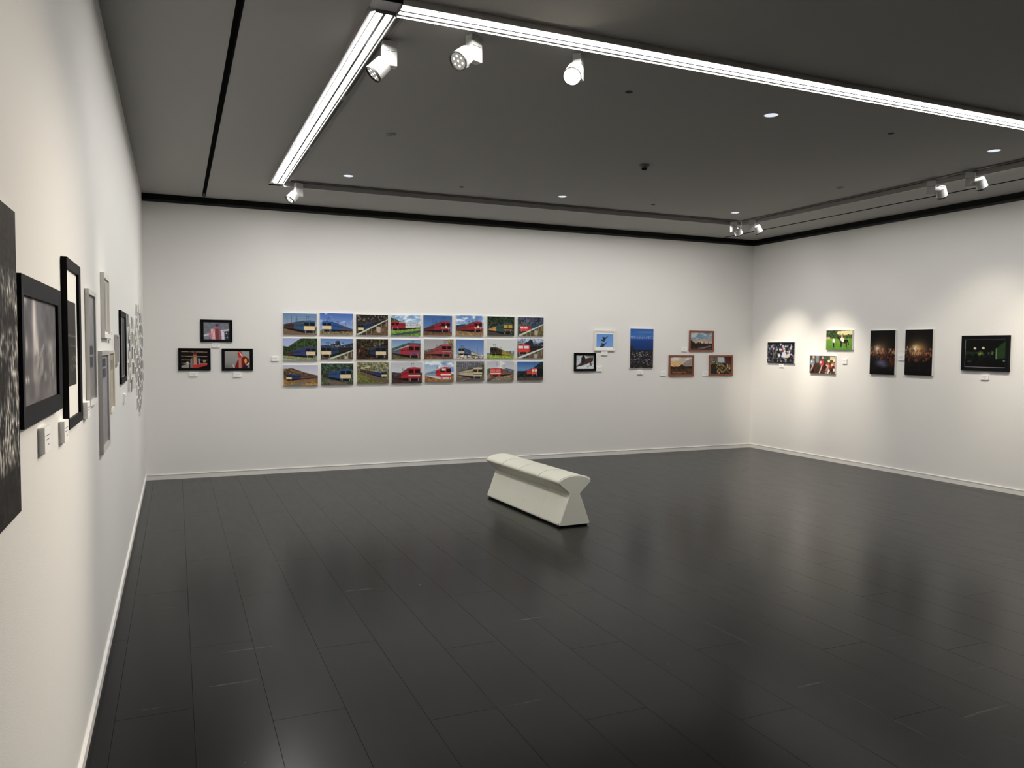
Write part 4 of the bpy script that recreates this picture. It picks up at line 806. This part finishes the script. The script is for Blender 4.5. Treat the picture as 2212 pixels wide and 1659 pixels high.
framed('tall narrow black frame with white mat and dark picture, left wall', 'left', 2.845, 3.235, 1.275, 1.830, cv, 0.030, 0.018, FRBLACK, MATW, window=(.060, .050, .105, .105), m=PRINT)
def shelfpic(seed, top): 
    cv = Cv(40, 60, 2, seed); cv.grad((140, 140, 146), (134, 130, 130)); cv.tex(cv.Y < 2, .15); cv.rect(.05, top, .8, top+.22, (40, 42, 58)); [cv.rect(.08+i*.14, top+.02, .10+i*.14, top+.2, (120, 122, 140)) for i in range(5)]; cv.line(.05, top+.1, .8, top+.1, .008, (150, 152, 164)); return cv
framed('slim white frame with grey picture and dark block, left wall', 'left', 3.545, 3.875, 1.300, 1.775, shelfpic(84, .48), 0.018, 0.016, FRWHITE, MATGREY, matw=0.01, m=PRINT)
cv = Cv(30, 40, 2, 85); cv.grad((150, 146, 148), (160, 152, 146)); cv.rect(.3, .05, .5, .95, (124, 120, 118)); cv.rect(.7, .05, .8, .95, (190, 184, 176))
framed('pale frame hung highest among the left wall pictures', 'left', 4.270, 4.640, 1.583, 1.903, cv, 0.022, 0.018, FRWHITE, MATW, matw=0.012, m=PRINT)
framed('tall grey frame reaching lowest on the left wall', 'left', 4.085, 4.520, 1.035, 1.520, shelfpic(86, .02), 0.022, 0.018, FRGREY, MATGREY, matw=0.012, m=PRINT)
cv = Cv(30, 40, 2, 87); cv.grad((170, 160, 140), (176, 168, 156)); cv.rect(0, .12, 1, .3, (130, 124, 116)); cv.line(0, .36, 1, .32, .012, (200, 190, 170)); cv.line(0, .7, 1, .66, .01, (196, 186, 160))
framed('cream edged picture just past the tall grey frame, left wall', 'left', 4.615, 4.950, 1.185, 1.518, cv, 0.016, 0.016, FRCREAM, MATW, matw=0.004, m=PRINT)
cv = Cv(20, 30, 2, 88); cv.grad((160, 156, 164), (150, 148, 152)); cv.rect(.1, 0, .25, 1, (104, 100, 108)); cv.rect(.6, 0, .7, 1, (120, 116, 122))
framed('small pale framed picture before the black frame, left wall', 'left', 5.16, 5.38, 1.430, 1.610, cv, 0.012, 0.014, FRGREY, MATW, matw=0.006, m=PRINT)
cv = Cv(40, 34, 2, 89); cv.img[:] = (70, 70, 72); cv.rect(.05, 0, .2, 1, (24, 24, 26)); cv.rect(.35, 0, .45, 1, (120, 120, 122)); cv.rect(.6, .1, .8, .9, (36, 36, 38)); cv.tex(cv.Y < 2, .2)
framed('black frame beside the patch of small cards, left wall', 'left', 5.56, 6.165, 1.296, 1.772, cv, 0.035, 0.014, FRBLACK, MATGREY, matw=0.01, m=PRINT)
for lab, r in (('caption card under the thick black frame', (2.345, 2.452, 1.262, 1.330)), ('caption card at the foot of the tall narrow black frame', (2.735, 2.835, 1.245, 1.312)), ('caption card left of the slim white frame foot', (3.415, 3.525, 1.262, 1.325)), ('caption card by the highest pale frame', (4.68, 4.77, 1.575, 1.635)), ('caption card under the far black frame on the left wall', (5.88, 5.98, 1.155, 1.215))):
    caption(lab, 'left', *r)

# dense patch of small postcards on the left wall near the far corner
rr = random.Random(5)
pal = [(176, 172, 164), (110, 110, 106), (64, 66, 66), (136, 126, 108), (80, 90, 98), (196, 194, 188), (46, 46, 44), (120, 98, 80), (90, 102, 76)]
cmesh = []
for k in range(8):
    cv = Cv(8, 6, 2, 200+k); a, b, c3 = (pal[rr.randrange(len(pal))] for _ in range(3)); cv.grad(a, b); cv.rect(.2, .3, .8, .9, c3, .8); cmesh.append(cv)
protos = []
def card_proto(k):
    root, Q = hung('postcard', 'left', 0.0, 0.0)
    slab(MB(), Q, -0.076, 0.076, 0.001, 0.006, -0.053, 0.053).build('card', CARD, root)
    print_face('print', cmesh[k], .14, .094, lambda a, b: Q((a-.5)*.142, 0.0064, (b-.5)*.096), PRINT, root, 1.3)
    tag(root, 'small postcard print in the dense patch on the left wall near the far corner', 'postcard', 'postcards in the dense patch on the left wall')
    return root
used = {}
def place_card(k, y, z):
    if k not in used:
        r = card_proto(k); used[k] = r
    else:
        s = used[k]; r = s.copy(); COL.objects.link(r)
        for ch in s.children:
            c = ch.copy(); COL.objects.link(c); c.parent = r
    r.location = (0.0, y, z)
i = 0
for ci in range(16):
    y = 6.52 + ci*0.186
    if y < 7.65: zlo, zhi = 1.22 + 0.05*math.sin(ci*2.1), 1.74 + 0.05*math.cos(ci*1.7)
    else:
        t = (y-8.35)/0.95; zlo, zhi = 0.86 + 0.30*abs(t)**1.5, 1.94 - 0.16*abs(t)**1.5
    jit = rr.uniform(-0.04, 0.04); z = zlo + 0.053 + jit
    while z < zhi:
        if rr.random() > 0.10: place_card(rr.randrange(8), y, z)
        z += 0.122
